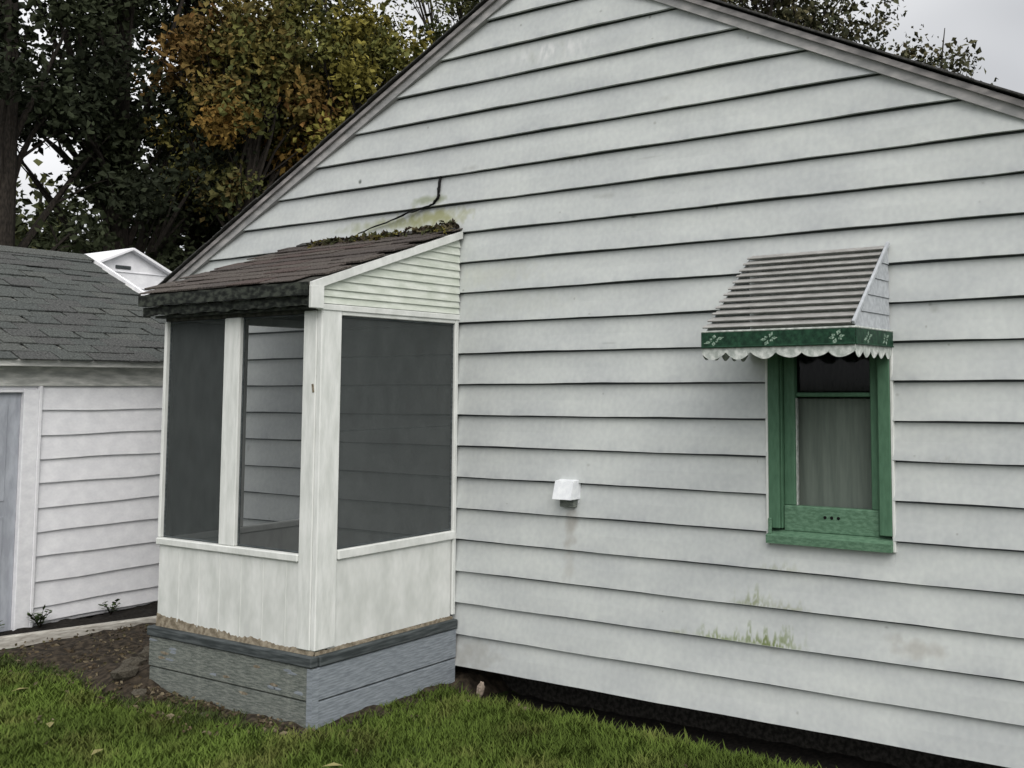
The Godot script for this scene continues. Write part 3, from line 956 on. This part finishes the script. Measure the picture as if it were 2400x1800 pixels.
# ------------------------------------------------------------------ small things on the wall
func build_wall_things() -> void:
	var o := thing("vent_hood", "small white vent hood on the siding right of the porch", "vent", Vector3(0.94, 1.06, 0.03))
	var st := new_st()
	# sloping hood, open below
	var w := 0.070
	var pr := [Vector3(-w, 0.180, -0.02), Vector3(-w, 0.170, 0.055), Vector3(-w, 0.062, 0.085), Vector3(-w, 0.062, -0.02)]
	prism(st, pr, Vector3(2 * w, 0, 0))
	obj("hood", st, M.vent, o)
	st = new_st()
	span(st, Vector3(-0.055, 0.012, -0.02), Vector3(0.055, 0.061, 0.03), 0.004)
	obj("flap", st, M.base_front, o)
	st = new_st()
	span(st, Vector3(-0.066, 0.0, -0.022), Vector3(0.066, 0.178, -0.008), 0.002)
	obj("back_plate", st, M.vent, o)
	# cable
	st = new_st()
	var P := [Vector3(-0.193, 3.262, 0.012), Vector3(-0.195, 3.18, 0.03), Vector3(-0.194, 3.115, 0.036), Vector3(-0.205, 3.085, 0.038), Vector3(-0.245, 3.062, 0.036), Vector3(-0.34, 3.040, 0.032), Vector3(-0.47, 3.02, 0.036), Vector3(-0.60, 2.99, 0.036), Vector3(-0.80, 2.95, 0.038), Vector3(-1.0, 2.905, 0.05)]
	var pts := []; var rr := []
	for i in P.size() - 1:
		for k in 4:
			var t := k / 4.0
			pts.append(P[i].cubic_interpolate(P[i + 1], P[maxi(i - 1, 0)], P[mini(i + 2, P.size() - 1)], t))
			rr.append((0.006 if i > 3 else 0.009) * rng.randf_range(0.7, 1.35))
			pts[-1] += Vector3(rng.randf_range(-0.004, 0.004), rng.randf_range(-0.005, 0.005), 0.0)
	tube(st, pts, rr, 7)
	tag(obj("cable", st, M.black), "thin dark cable bending down the siding to the porch roof", "cable")

# ------------------------------------------------------------------ shed
const SX := -4.0
func build_shed() -> void:
	var o := thing("shed", "white clapboard shed with grey shingle roof left of the porch", "shed", Vector3.ZERO)
	var z0 := -1.05; var z1 := 4.2
	var rxx := -6.6; var ry := 3.235; var ey := 2.045; var exx := -3.84
	var st := new_st()
	span(st, Vector3(SX - 0.1, -0.1, z0), Vector3(SX - 0.016, 1.99, 0.655))
	span(st, Vector3(SX - 0.1, -0.1, 1.52), Vector3(SX - 0.016, 1.99, z1))
	span(st, Vector3(SX - 0.1, 1.80, 0.655), Vector3(SX - 0.016, 1.99, 1.52))
	var wall := obj("wall", st, M.shed_white, o)
	for k in 10:
		for seg in [[z0, 0.632], [1.605, z1]]:
			st = new_st()
			var y := -0.065 + 0.1985 * k if k > 0 else -0.065
			y = [-0.068, 0.055, 0.254, 0.453, 0.652, 0.848, 1.043, 1.236, 1.432, 1.631][k]
			var y2: float = [0.07, 0.27, 0.469, 0.668, 0.864, 1.059, 1.252, 1.448, 1.647, 1.83][k]
			var n := 14
			var pv := []
			for i in n + 1:
				var z := lerpf(seg[0], seg[1], float(i) / n)
				var wv := sin(z * 4.1 + k * 1.9) * 0.004 + sin(z * 9.0 + k) * 0.002
				var cur := [Vector3(SX + 0.008, y + wv, z), Vector3(SX - 0.014, y2, z), Vector3(SX - 0.012, y + wv, z)]
				if i > 0:
					face(st, [pv[0], cur[0], cur[1], pv[1]], Vector3.RIGHT)
					face(st, [pv[0], cur[0], cur[2], pv[2]], Vector3.DOWN)
				pv = cur
			obj("clapboard", st, M.shed_white, wall)
	st = new_st(); span(st, Vector3(SX - 0.015, 1.828, z0), Vector3(SX + 0.014, 2.0, z1), 0.004); obj("frieze_board", st, M.frieze, o)
	st = new_st(); span(st, Vector3(SX - 0.1, -0.6, z0), Vector3(-8.8, -0.12, z1)); obj("foundation", st, M.foundation, o)
	# door
	st = new_st(); span(st, Vector3(SX - 0.09, -0.11, 0.657), Vector3(SX + 0.016, 1.80, 0.772), 0.004); span(st, Vector3(SX - 0.09, -0.11, 1.49), Vector3(SX + 0.016, 1.80, 1.603), 0.004); obj("door_jamb", st, M.shed_white, o)
	st = new_st(); span(st, Vector3(SX - 0.02, -0.11, 0.632), Vector3(SX + 0.022, 1.828, 0.6575), 0.004); obj("door_casing", st, M.shed_white, o)
	st = new_st(); span(st, Vector3(SX - 0.07, -0.10, 0.773), Vector3(SX - 0.03, 1.775, 1.489), 0.004)
	var door := obj("door", st, M.door, o)
	for yy in [[0.05, 0.8], [0.92, 1.68]]:
		st = new_st(); span(st, Vector3(SX - 0.031, yy[0], 0.87), Vector3(SX - 0.024, yy[1], 1.39), 0.004); obj("door_panel", st, M.door, door)
	st = new_st(); span(st, Vector3(SX - 0.02, 1.778, 0.773), Vector3(SX + 0.010, 1.80, 1.489), 0.003); obj("door_head", st, M.shed_white, o)
	# gable end, back
	st = new_st()
	prism(st, [Vector3(SX - 0.1, -0.1, z0), Vector3(-9.2, -0.1, z0), Vector3(-9.2, 1.95, z0), Vector3(rxx, ry - 0.13, z0), Vector3(SX - 0.1, 1.99, z0)], Vector3(0, 0, 0.08))
	obj("end_wall", st, M.shed_white, o)
	# roof
	var sl := atan((ry - ey) / (exx - rxx))
	var d := Vector3(cos(sl), -sin(sl), 0)
	var nn := Vector3(sin(sl), cos(sl), 0)
	st = new_st()
	var rp := Vector3(rxx, ry - 0.03, 0); var ep := Vector3(exx - 0.02, ey - 0.03, 0)
	prism(st, [rp + Vector3(0, 0, z0 - 0.06), ep + Vector3(0, 0, z0 - 0.06), ep + nn * 0.022 + Vector3(0, 0, z0 - 0.06), rp + nn * 0.022 + Vector3(0, 0, z0 - 0.06)], Vector3(0, 0, z1 - z0 + 0.15))
	var roof := obj("roof", st, M.frieze, o)
	st = new_st()
	prism(st, [rp + Vector3(-0.002, 0, z0 - 0.06), rp + Vector3(-2.75, -1.19, z0 - 0.06), rp + Vector3(-2.75, -1.15, z0 - 0.06), rp + Vector3(-0.002, 0.03, z0 - 0.06)], Vector3(0, 0, z1 - z0 + 0.15))
	obj("roof", st, M.roof, o)
	st = new_st(); bar(st, ep + Vector3(0.008, -0.002, z0 - 0.06), ep + Vector3(0.008, -0.002, z1), 0.018, 0.055); obj("fascia", st, M.frieze, o)
	var meshes := []
	for k in 12:
		st = new_st()
		box(st, Vector3.ZERO, Vector3(0.24, 0.009 + 0.004 * (k % 3), rng.randf_range(0.25, 0.30)), Basis.IDENTITY, 0.003)
		meshes.append(finish(st, M.shed_shingle[k % 4]))
	var len := Vector2(exx - rxx, ry - ey).length() + 0.03
	var courses := 18
	var ex := len / courses
	var done := 0
	for c in courses:
		var zz := z0 - 0.05 + (0.0 if c % 2 == 0 else -0.14)
		var i := 0
		var zmax := 2.0 - 0.04 * c
		while zz < zmax and done < 298:
			var dd := len - c * ex - 0.115
			var p := Vector3(rxx, ry, 0) + d * dd + nn * (0.003 + rng.randf_range(0, 0.006))
			var ms := put("shingle", meshes[rng.randi() % 12], roof)
			ms.position = Vector3(p.x + rng.randf_range(-0.012, 0.012), p.y, maxf(zz, z0 - 0.03) + 0.14)
			ms.rotation = Vector3(0, rng.randf_range(-0.03, 0.03), -sl + 0.045 + rng.randf_range(-0.02, 0.02))
			zz += 0.285
			done += 1
	# the stretch outside the picture: long courses
	for c in courses:
		var dd := len - c * ex - 0.115
		var p := Vector3(rxx, ry, 0) + d * dd + nn * 0.005
		st = new_st()
		box(st, Vector3(0, 0, 0), Vector3(0.24, 0.011, z1 - 2.1), Basis.IDENTITY, 0.003)
		var ms := obj("shingle_course", st, M.shed_shingle[c % 4], roof)
		ms.position = Vector3(p.x, p.y, 2.3 + (z1 - 2.1) * 0.5)
		ms.rotation.z = -sl + 0.045
	st = new_st(); bar(st, Vector3(rxx + 0.03, ry + 0.012, z0 - 0.06), Vector3(rxx + 0.03, ry + 0.012, z1), 0.2, 0.014, nn); obj("ridge_cap", st, M.shed_shingle[2], roof)
	# white verge board at the far end of the roof
	st = new_st(); bar(st, rp + nn * 0.03 + Vector3(0, 0, z0 - 0.075), ep + nn * 0.03 + Vector3(0, 0, z0 - 0.075), 0.03, 0.07, nn); obj("verge_board", st, M.shed_white, o)

	# little white gable behind
	var g := thing("outbuilding", "small white gabled outbuilding peeking over the far end of shed roof", "outbuilding", Vector3.ZERO)
	var gx := -7.0; var gz := -1.80; var gy := 3.43; var hw := 0.68
	st = new_st()
	prism(st, [Vector3(gx, -0.13, gz - hw), Vector3(gx, -0.13, gz + hw - 0.04), Vector3(gx, gy - 0.47 * (hw - 0.04), gz + hw - 0.04), Vector3(gx, gy, gz), Vector3(gx, gy - 0.5 * hw, gz - hw)], Vector3(-3.0, 0, 0))
	var gw := obj("wall", st, M.shed_white, g)
	for k in 5:
		st = new_st()
		var ya := 2.45 + k * 0.18
		var hz := minf(hw - 0.05, (gy - ya) / 0.5 - 0.02)
		span(st, Vector3(gx + 0.001, ya, gz - hz), Vector3(gx + 0.012, ya + 0.012, gz + hz), 0.002)
		obj("board_lap", st, M.shed_white, gw)
	st = new_st(); span(st, Vector3(gx - 0.01, 3.21, gz - 0.02), Vector3(gx + 0.015, 3.25, gz + 0.16), 0.004); obj("gable_vent", st, M.base_trim, g)
	st = new_st(); span(st, Vector3(gx - 0.01, 3.11, gz + 0.08), Vector3(gx + 0.015, 3.13, gz + 0.19), 0.004); obj("gable_vent", st, M.base_trim, g)
	for s in [-1.0, 1.0]:
		st = new_st()
		bar(st, Vector3(gx - 1.46, gy + 0.02, gz), Vector3(gx - 1.46, gy + 0.02 - 0.5 * (hw + 0.06), gz + s * (hw + 0.06)), 3.1, 0.03)
		obj("roof", st, M.shed_white, g)

# ------------------------------------------------------------------ ground
func hgt(x: float, z: float) -> float:
	var dug := smoothstep(0.34, -0.05, z) * smoothstep(0.0, 0.25, x) * 0.11
	return -0.13 - dug + 0.012 * sin(x * 1.7 + 0.4) * sin(z * 2.1) + 0.006 * sin(x * 5.3) * cos(z * 4.7)

func build_ground() -> void:
	var st := new_st()
	st.set_smooth_group(0)
	var x0 := -9.0; var x1 := 9.0; var za := -3.0; var zb := 9.0
	var nx := 120; var nz := 120
	for i in nx:
		for j in nz:
			var xa := lerpf(x0, x1, float(i) / nx); var xb := lerpf(x0, x1, float(i + 1) / nx)
			var zc := lerpf(za, zb, float(j) / nz); var zd := lerpf(za, zb, float(j + 1) / nz)
			face(st, [Vector3(xa, hgt(xa, zc), zc), Vector3(xb, hgt(xb, zc), zc), Vector3(xb, hgt(xb, zd), zd), Vector3(xa, hgt(xa, zd), zd)], Vector3.UP)
	# out to the horizon
	for q in [[-400.0, -9.0, -400.0, 400.0], [9.0, 400.0, -400.0, 400.0], [-9.0, 9.0, -400.0, -3.0], [-9.0, 9.0, 9.0, 400.0]]:
		face(st, [Vector3(q[0], -0.14, q[2]), Vector3(q[1], -0.14, q[2]), Vector3(q[1], -0.14, q[3]), Vector3(q[0], -0.14, q[3])], Vector3.UP)
	var g := obj("ground", st, M.ground)
	g.set_meta("kind", "structure")
	# bare earth left of and in front of the porch
	var nz1 := FastNoiseLite.new(); nz1.seed = 5; nz1.frequency = 1.6; nz1.fractal_octaves = 4
	st = new_st()
	st.set_smooth_group(0)
	var P := func(x: float, z: float) -> Vector3:
		var e := minf(minf(x + 3.5, 0.25 - x) * 0.8, minf(1.37 + 0.10 * nz1.get_noise_2d(x * 1.4, 3.0) - z, z + 0.6)) # distance to the rim
		var y := hgt(x, z) + clampf(e, -0.25, 0.2) * 0.22 + nz1.get_noise_2d(x * 2.0, z * 2.0) * 0.035 * clampf(e * 5.0, 0.0, 1.0) + 0.11 * exp(-pow((x + 1.72) / 0.38, 2.0) - pow((z - 0.95) / 0.42, 2.0))
		return Vector3(x, y, z)
	for i in 80:
		for j in 44:
			var xa := -3.7 + 0.05 * i; var zc := -0.6 + 0.047 * j
			face(st, [P.call(xa, zc), P.call(xa + 0.05, zc), P.call(xa + 0.05, zc + 0.047), P.call(xa, zc + 0.047)], Vector3.UP)
	obj("bare_earth", st, M.dirt).set_meta("kind", "structure")
	# dug-out strip of soil under the overhanging siding
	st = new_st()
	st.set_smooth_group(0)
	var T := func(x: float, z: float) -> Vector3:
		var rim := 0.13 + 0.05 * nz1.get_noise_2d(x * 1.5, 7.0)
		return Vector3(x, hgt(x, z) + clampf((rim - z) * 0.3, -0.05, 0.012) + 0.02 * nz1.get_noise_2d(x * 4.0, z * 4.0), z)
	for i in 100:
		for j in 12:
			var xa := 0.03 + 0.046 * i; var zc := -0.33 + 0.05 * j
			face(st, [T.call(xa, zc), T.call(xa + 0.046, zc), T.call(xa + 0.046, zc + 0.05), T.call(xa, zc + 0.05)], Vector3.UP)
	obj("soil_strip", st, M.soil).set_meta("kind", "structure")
	# dark planting bed against the shed
	st = new_st()
	st.set_smooth_group(0)
	var Q := func(x: float, z: float) -> Vector3:
		return Vector3(x, hgt(x, z) + 0.03 + nz1.get_noise_2d(x * 3.0 + 9.0, z * 3.0) * 0.04, z)
	for i in 12:
		for j in 70:
			var za2 := -1.0 + 0.05 * j
			var w0 := -3.25 - 0.33 * za2; var w1 := -3.25 - 0.33 * (za2 + 0.05)
			var t0 := i / 12.0; var t1 := (i + 1) / 12.0
			face(st, [Q.call(lerpf(-4.02, w0, t0), za2), Q.call(lerpf(-4.02, w0, t1), za2), Q.call(lerpf(-4.02, w1, t1), za2 + 0.05), Q.call(lerpf(-4.02, w1, t0), za2 + 0.05)], Vector3.UP)
	obj("planting_bed", st, M.soil).set_meta("kind", "structure")
	st = new_st()
	bar(st, Vector3(-2.92, -0.09, -0.9), Vector3(-3.64, -0.085, 1.25), 0.06, 0.10, Vector3.UP, 0.008)
	tag(obj("edging_board", st, M.edging), "long pale timber edging between the dark bed and bare earth", "edging")
	# rubble
	var rm := []
	for k in 6: rm.append(rock_mesh(300 + k, M.stone))
	var spots := [[-1.70, 1.22, 0.09], [-1.88, 1.05, 0.07], [-2.05, 1.12, 0.05], [-1.62, 1.30, 0.055], [-2.2, 0.75, 0.08], [-1.45, 1.27, 0.045], [-1.1, 1.25, 0.04], [-0.75, 1.28, 0.05], [-2.45, 1.15, 0.04], [-2.65, 0.85, 0.05], [-1.75, 0.75, 0.10], [-2.9, 1.1, 0.035], [-0.35, 1.27, 0.035], [-2.35, 0.35, 0.06], [-1.3, 1.22, 0.06]]
	var places := ["against the front left foot of the porch", "in the dirt left of the porch corner", "out in the loose dirt left of the porch", "on the dirt just before the porch corner", "in the dirt between edging and porch", "below the left end of the porch front", "below the left screen of the porch", "below the middle post of the porch", "near the lawn edge left of the porch", "between the pale edging and the dirt heap", "on the dirt heap beside the porch side", "close to the pale edging board", "below the right screen of the porch", "far back beside the edging and house", "half buried under the left screen"]
	for i in [0, 1, 4, 5, 7, 10, 13]:
		var s = spots[i]
		var m := put("stone", rm[i % 6])
		var y: float = (P.call(s[0], s[1]) as Vector3).y
		m.position = Vector3(s[0], y + s[2] * 0.2, s[1])
		m.scale = Vector3(s[2] * rng.randf_range(0.8, 1.4), s[2] * rng.randf_range(0.6, 1.0), s[2])
		m.rotation = Vector3(rng.randf_range(-0.3, 0.3), rng.randf() * TAU, rng.randf_range(-0.3, 0.3))
		tag(m, "%s grey stone %s" % [["rough", "small", "angular"][i % 3], places[i]], "stone", "rubble round the porch foot")
	var ps := put("stone", rock_mesh(410, M.pale_stone))
	ps.position = Vector3(0.225, -0.13, 0.02); ps.scale = Vector3(0.028, 0.09, 0.022); ps.rotation = Vector3(0.1, 0.5, -0.18)
	tag(ps, "upright pale pinkish stone chip against the dark foundation", "stone")

func build_grass() -> void:
	var tuft := new_st()
	for b in 9:
		var a := rng.randf() * TAU
		var l := rng.randf_range(0.035, 0.075)
		var p := Vector3(rng.randfn() * 0.02, 0, rng.randfn() * 0.02)
		var d := Vector3(cos(a), 0, sin(a))
		var s := Vector3(-sin(a), 0, cos(a)) * 0.0035
		var v := rng.randf_range(0.7, 1.3)
		tuft.set_color(Color(v, v, v))
		var m := p + d * l * 0.3 + Vector3(0, l * 0.6, 0)
		face(tuft, [p - s, p + s, m + s * 0.8, m - s * 0.8], -d)
		face(tuft, [m - s * 0.8, m + s * 0.8, p + d * l * 0.75 + Vector3(0, l * 0.95, 0)], -d)
	var mesh := finish(tuft, M.blade)
	var tr := []; var co := []
	var pn := FastNoiseLite.new(); pn.seed = 88; pn.frequency = 0.9
	for i in 52000:
		var x := rng.randf_range(-4.0, 4.6)
		var z := rng.randf_range(-0.06, 4.6)
		if z < 1.34 + 0.10 * pn.get_noise_2d(x * 2.0, 1.0) + rng.randfn() * 0.03 and x < 0.035: continue
		if x >= 0.035 and z < 0.13 + 0.06 * pn.get_noise_2d(x * 3.0, 9.0) + absf(rng.randfn()) * 0.05: continue
		if x < -3.3 and z < 1.4: continue
		var v := rng.randf_range(0.75, 1.25) * (1.0 + 0.5 * pn.get_noise_2d(x, z))
		var c := Color(0.085, 0.125, 0.024).lerp(Color(0.125, 0.13, 0.04), clampf(pn.get_noise_2d(x * 2.0 + 40.0, z * 2.0) * 1.3, 0.0, 1.0)) * v
		c.a = 1.0
		tr.append(Transform3D(Basis(Vector3.UP, rng.randf() * TAU).scaled(Vector3.ONE * rng.randf_range(0.55, 1.15) * (1.0 + 0.45 * pn.get_noise_2d(x * 1.7 + 11.0, z * 1.7))), Vector3(x, hgt(x, z) - 0.004, z)))
		co.append(c)
	# thin tufts in the dirt
	for i in 700:
		var x := rng.randf_range(-3.2, -0.05); var z := rng.randf_range(1.2, 1.42)
		tr.append(Transform3D(Basis(Vector3.UP, rng.randf() * TAU).scaled(Vector3.ONE * rng.randf_range(0.5, 0.9)), Vector3(x, hgt(x, z) + 0.01, z)))
		co.append(Color(0.05, 0.07, 0.02))
	var mm := MultiMesh.new()
	mm.transform_format = MultiMesh.TRANSFORM_3D
	mm.use_colors = true
	mm.mesh = mesh
	mm.instance_count = tr.size()
	for i in tr.size():
		mm.set_instance_transform(i, tr[i]); mm.set_instance_color(i, co[i])
	var mi := MultiMeshInstance3D.new()
	mi.multimesh = mm
	mi.name = "grass"
	add_child(mi)
	tag(mi, "short dark green lawn grass in front of the porch and wall", "grass", "", "stuff")
	# twigs, chips and dead leaves trodden into the bare earth and caught in the lawn
	var lt := MultiMesh.new()
	lt.transform_format = MultiMesh.TRANSFORM_3D
	lt.use_colors = true
	lt.mesh = leaf_cluster(78, 4, 0.035, 0.04)
	lt.instance_count = 620
	for i in 620:
		var x := rng.randf_range(-3.3, 0.1); var z := rng.randf_range(0.2, 1.5)
		var y := 0.045
		if i > 470:
			x = rng.randf_range(-3.5, 4.2); z = rng.randf_range(0.05, 3.2)
			y = 0.035
		elif i > 330:
			x = rng.randf_range(-1.75, 0.05); z = 1.19 + absf(rng.randfn()) * 0.06
		elif x > -1.6 and z < 1.18: x -= 1.75
		lt.set_instance_transform(i, Transform3D(Basis.from_euler(Vector3(rng.randfn() * 0.4, rng.randf() * 6.0, rng.randfn() * 0.4)).scaled(Vector3.ONE * rng.randf_range(0.5, 1.1)), Vector3(x, hgt(x, z) + y + (0.07 * exp(-pow((x + 1.72) / 0.38, 2.0) - pow((z - 0.95) / 0.42, 2.0))), z)))
		lt.set_instance_color(i, [Color(0.13, 0.10, 0.06), Color(0.08, 0.06, 0.04), Color(0.20, 0.165, 0.11), Color(0.10, 0.09, 0.05)][rng.randi() % 4])
	var li := MultiMeshInstance3D.new()
	li.multimesh = lt
	li.name = "dead_leaf_litter"
	add_child(li)
	tag(li, "dead leaves and chips strewn over bare earth and lawn edge", "leaf litter", "", "stuff")
	# a few fallen leaves
	var st := new_st()
	face(st, [Vector3(-0.05, 0, 0), Vector3(0, 0.012, 0.02), Vector3(0.055, 0.003, 0), Vector3(0, 0.010, -0.022)], Vector3.UP)
	var lm := finish(st, M.leaf_pale)
	var sp := [[-2.55, 1.72], [-2.15, 1.62], [-1.25, 1.9], [0.6, 1.5], [-0.6, 2.0]]
	var where := ["at the far left of the lawn", "in the grass left of the porch corner", "in the grass before the left screen", "in the grass right of the porch corner", "in the grass below the corner post"]
	for i in sp.size():
		var m := put("fallen_leaf", lm)
		m.position = Vector3(sp[i][0], hgt(sp[i][0], sp[i][1]) + 0.05, sp[i][1])
		m.rotation.y = i * 1.3
		tag(m, "pale dry fallen leaf " + where[i], "leaf", "fallen leaves on the lawn")

func build_plants() -> void:
	for w in [["low dark weed clump at the shed door jamb", Vector3(-3.9, -0.1, 0.62), 0.14, 9, 1], ["leggy weed by the middle of the shed wall", Vector3(-3.9, -0.1, 0.05), 0.13, 5, 2], ["small weed at the left end of the planting bed", Vector3(-3.85, -0.1, 1.0), 0.12, 8, 3], ["tiny weed near porch end of the planting bed", Vector3(-3.75, -0.1, -0.35), 0.09, 5, 4]]:
		weed(w[0], w[1], w[2], w[3], w[4], "weeds in the planting bed")
	var dark := [Color(0.024, 0.030, 0.017), Color(0.034, 0.041, 0.021), Color(0.018, 0.022, 0.013)]
	var green := [Color(0.066, 0.074, 0.026), Color(0.046, 0.056, 0.024), Color(0.09, 0.088, 0.03)]
	var olive := [Color(0.21, 0.18, 0.04), Color(0.15, 0.142, 0.04), Color(0.105, 0.11, 0.034)]
	var rust := [Color(0.25, 0.135, 0.034), Color(0.18, 0.10, 0.034), Color(0.145, 0.11, 0.034), Color(0.10, 0.092, 0.032)]
	var thin := [Color(0.075, 0.075, 0.04), Color(0.10, 0.085, 0.045), Color(0.055, 0.06, 0.035)]
	tree("dark_tree", "very dark dense tree at far left behind the shed roof", Vector3(-13.5, -0.14, -3.4), 12.5, Vector3(-13.7, 6.4, -3.2), Vector3(2.0, 4.6, 2.3), 15, 22, 0.5, dark, 1, 0.13)
	tree("dark_tree", "tall dark tree rising above the ridge of the shed", Vector3(-14.3, -0.14, -5.8), 13.5, Vector3(-14.4, 7.2, -5.6), Vector3(2.2, 5.4, 2.2), 37, 25, 0.56, dark, 2, 0.13)
	tree("dark_tree", "dark tree behind the small white outbuilding", Vector3(-15.2, -0.14, -8.0), 13.0, Vector3(-15.4, 7.2, -8.4), Vector3(2.7, 5.6, 2.6), 46, 27, 0.62, dark + [green[1]], 3, 0.13)
	tree("rusty_tree", "orange brown autumn tree between dark trees and gable", Vector3(-12.1, -0.14, -6.9), 8.0, Vector3(-12.3, 7.2, -6.9), Vector3(1.7, 1.9, 1.7), 32, 25, 0.48, [rust[0], rust[1], rust[2], rust[3], green[1], olive[2], olive[1], green[0]], 4, 0.11)
	tree("olive_tree", "yellow olive autumn tree beside the orange one", Vector3(-11.8, -0.14, -8.5), 8.6, Vector3(-11.9, 7.9, -8.6), Vector3(2.0, 2.5, 1.6), 37, 26, 0.5, olive + [green[2]], 5, 0.11)
	tree("green_tree", "olive green tree standing low behind the left roof slope", Vector3(-13.2, -0.14, -9.6), 9.0, Vector3(-13.2, 4.9, -9.4), Vector3(2.7, 3.2, 2.0), 38, 26, 0.58, green + [rust[3]], 6, 0.11)
	tree("green_tree", "loose green tree close behind the upper left roof slope", Vector3(-11.2, -0.14, -12.2), 11.0, Vector3(-11.3, 8.8, -12.2), Vector3(3.3, 4.2, 2.4), 54, 25, 0.56, green + [olive[2]], 7, 0.11)
	tree("green_tree", "tall thin green tree nearest the peak of the gable", Vector3(-8.8, -0.14, -13.4), 11.5, Vector3(-8.9, 10.4, -13.4), Vector3(2.9, 3.0, 2.0), 40, 25, 0.55, green + thin, 8, 0.11)
	tree("bare_tree", "sparse half bare tree above the right roof slope", Vector3(-2.6, -0.14, -10.2), 8.0, Vector3(-2.45, 8.0, -10.0), Vector3(1.9, 1.3, 1.6), 17, 26, 0.7, thin, 9, 0.10)
	tree("bare_tree", "small thin tree tip low on the right roof slope", Vector3(0.2, -0.14, -9.6), 5.6, Vector3(0.1, 6.35, -9.6), Vector3(0.55, 0.35, 0.5), 6, 14, 0.35, thin, 10, 0.08)
	tree("background_tree", "broad low dark tree far behind the shed", Vector3(-24.0, -0.14, -9.0), 7.5, Vector3(-24.0, 3.6, -9.0), Vector3(4.4, 2.2, 4.4), 26, 44, 1.3, dark + green, 11, 0.2)
	tree("background_tree", "broad low dark tree far behind the autumn trees", Vector3(-22.0, -0.14, -19.0), 7.5, Vector3(-22.0, 3.8, -19.0), Vector3(4.6, 2.4, 4.6), 26, 44, 1.3, dark + green, 12, 0.2)

func overcast() -> ImageTexture:
	# broken overcast: bright thin cloud in the west thickening to grey banks in the north and east
	var n := FastNoiseLite.new(); n.seed = 12; n.frequency = 1.1; n.fractal_octaves = 5
	var w := 512; var h := 256
	var im := Image.create(w, h, false, Image.FORMAT_RGBF)
	for j in h:
		var el := PI * (0.5 - (j + 0.5) / h)
		for i in w:
			var az := TAU * (i + 0.5) / w
			# the middle column of a panorama is -z
			var d := Vector3(-sin(az) * cos(el), sin(el), cos(az) * cos(el))
			var c: Color
			if el > 0.0:
				var p := Vector3(d.x, d.y * 2.0, d.z) * 1.4
				var v := 0.5 + 0.5 * n.get_noise_3dv(p)
				var west := smoothstep(0.25, 0.85, -d.x)
				var t := clampf(0.55 * west + 0.7 * (v - 0.5) + 0.24 + 0.3 * d.y, 0.0, 1.0)
				c = Color(0.25, 0.262, 0.285).lerp(Color(1.10, 1.10, 1.10), t)
			else:
				c = Color(0.16, 0.165, 0.13).lerp(Color(0.35, 0.36, 0.35), clampf(1.0 + el * 2.0, 0.0, 1.0))
			im.set_pixel(i, j, c)
	return ImageTexture.create_from_image(im)

func _ready() -> void:
	rng.seed = 20240
	# camera (lens shifted: the photograph is an off-centre crop)
	var cam := Camera3D.new()
	cam.name = "camera"
	cam.position = Vector3(4.84274, 1.79250, 5.10478)
	cam.rotation = Vector3(0.0763886, 0.5444175, -0.0037732)
	cam.near = 0.05
	cam.far = 1200.0
	cam.set_frustum(0.05 * 1800.0 / 2408.298, Vector2(0.05 * (1200.0 - 1605.377) / 2408.298, 0.05 * (725.303 - 900.0) / 2408.298), 0.05, 1200.0)
	add_child(cam)
	cam.current = true
	# overcast sky
	var sky := Sky.new()
	var sm := PanoramaSkyMaterial.new()
	sm.panorama = overcast()
	sky.sky_material = sm
	var env := Environment.new()
	env.background_mode = Environment.BG_SKY
	env.sky = sky
	env.tonemap_mode = Environment.TONE_MAPPER_LINEAR
	env.tonemap_exposure = 1.5
	env.sdfgi_enabled = true
	env.ssao_enabled = true
	env.ssil_enabled = true
	var we := WorldEnvironment.new()
	we.name = "world_environment"
	we.environment = env
	add_child(we)
	var sun := DirectionalLight3D.new()
	sun.name = "sun"
	sun.light_energy = 0.45
	sun.light_color = Color(1.0, 0.985, 0.96)
	sun.light_angular_distance = 50.0
	sun.shadow_enabled = true
	sun.look_at_from_position(Vector3(4.5, 6.5, 4.5), Vector3.ZERO)
	add_child(sun)

	make_materials()
	build_ground()
	build_house()
	build_porch()
	build_shed()
	build_awning()
	build_wall_things()
	build_plants()
	build_grass()
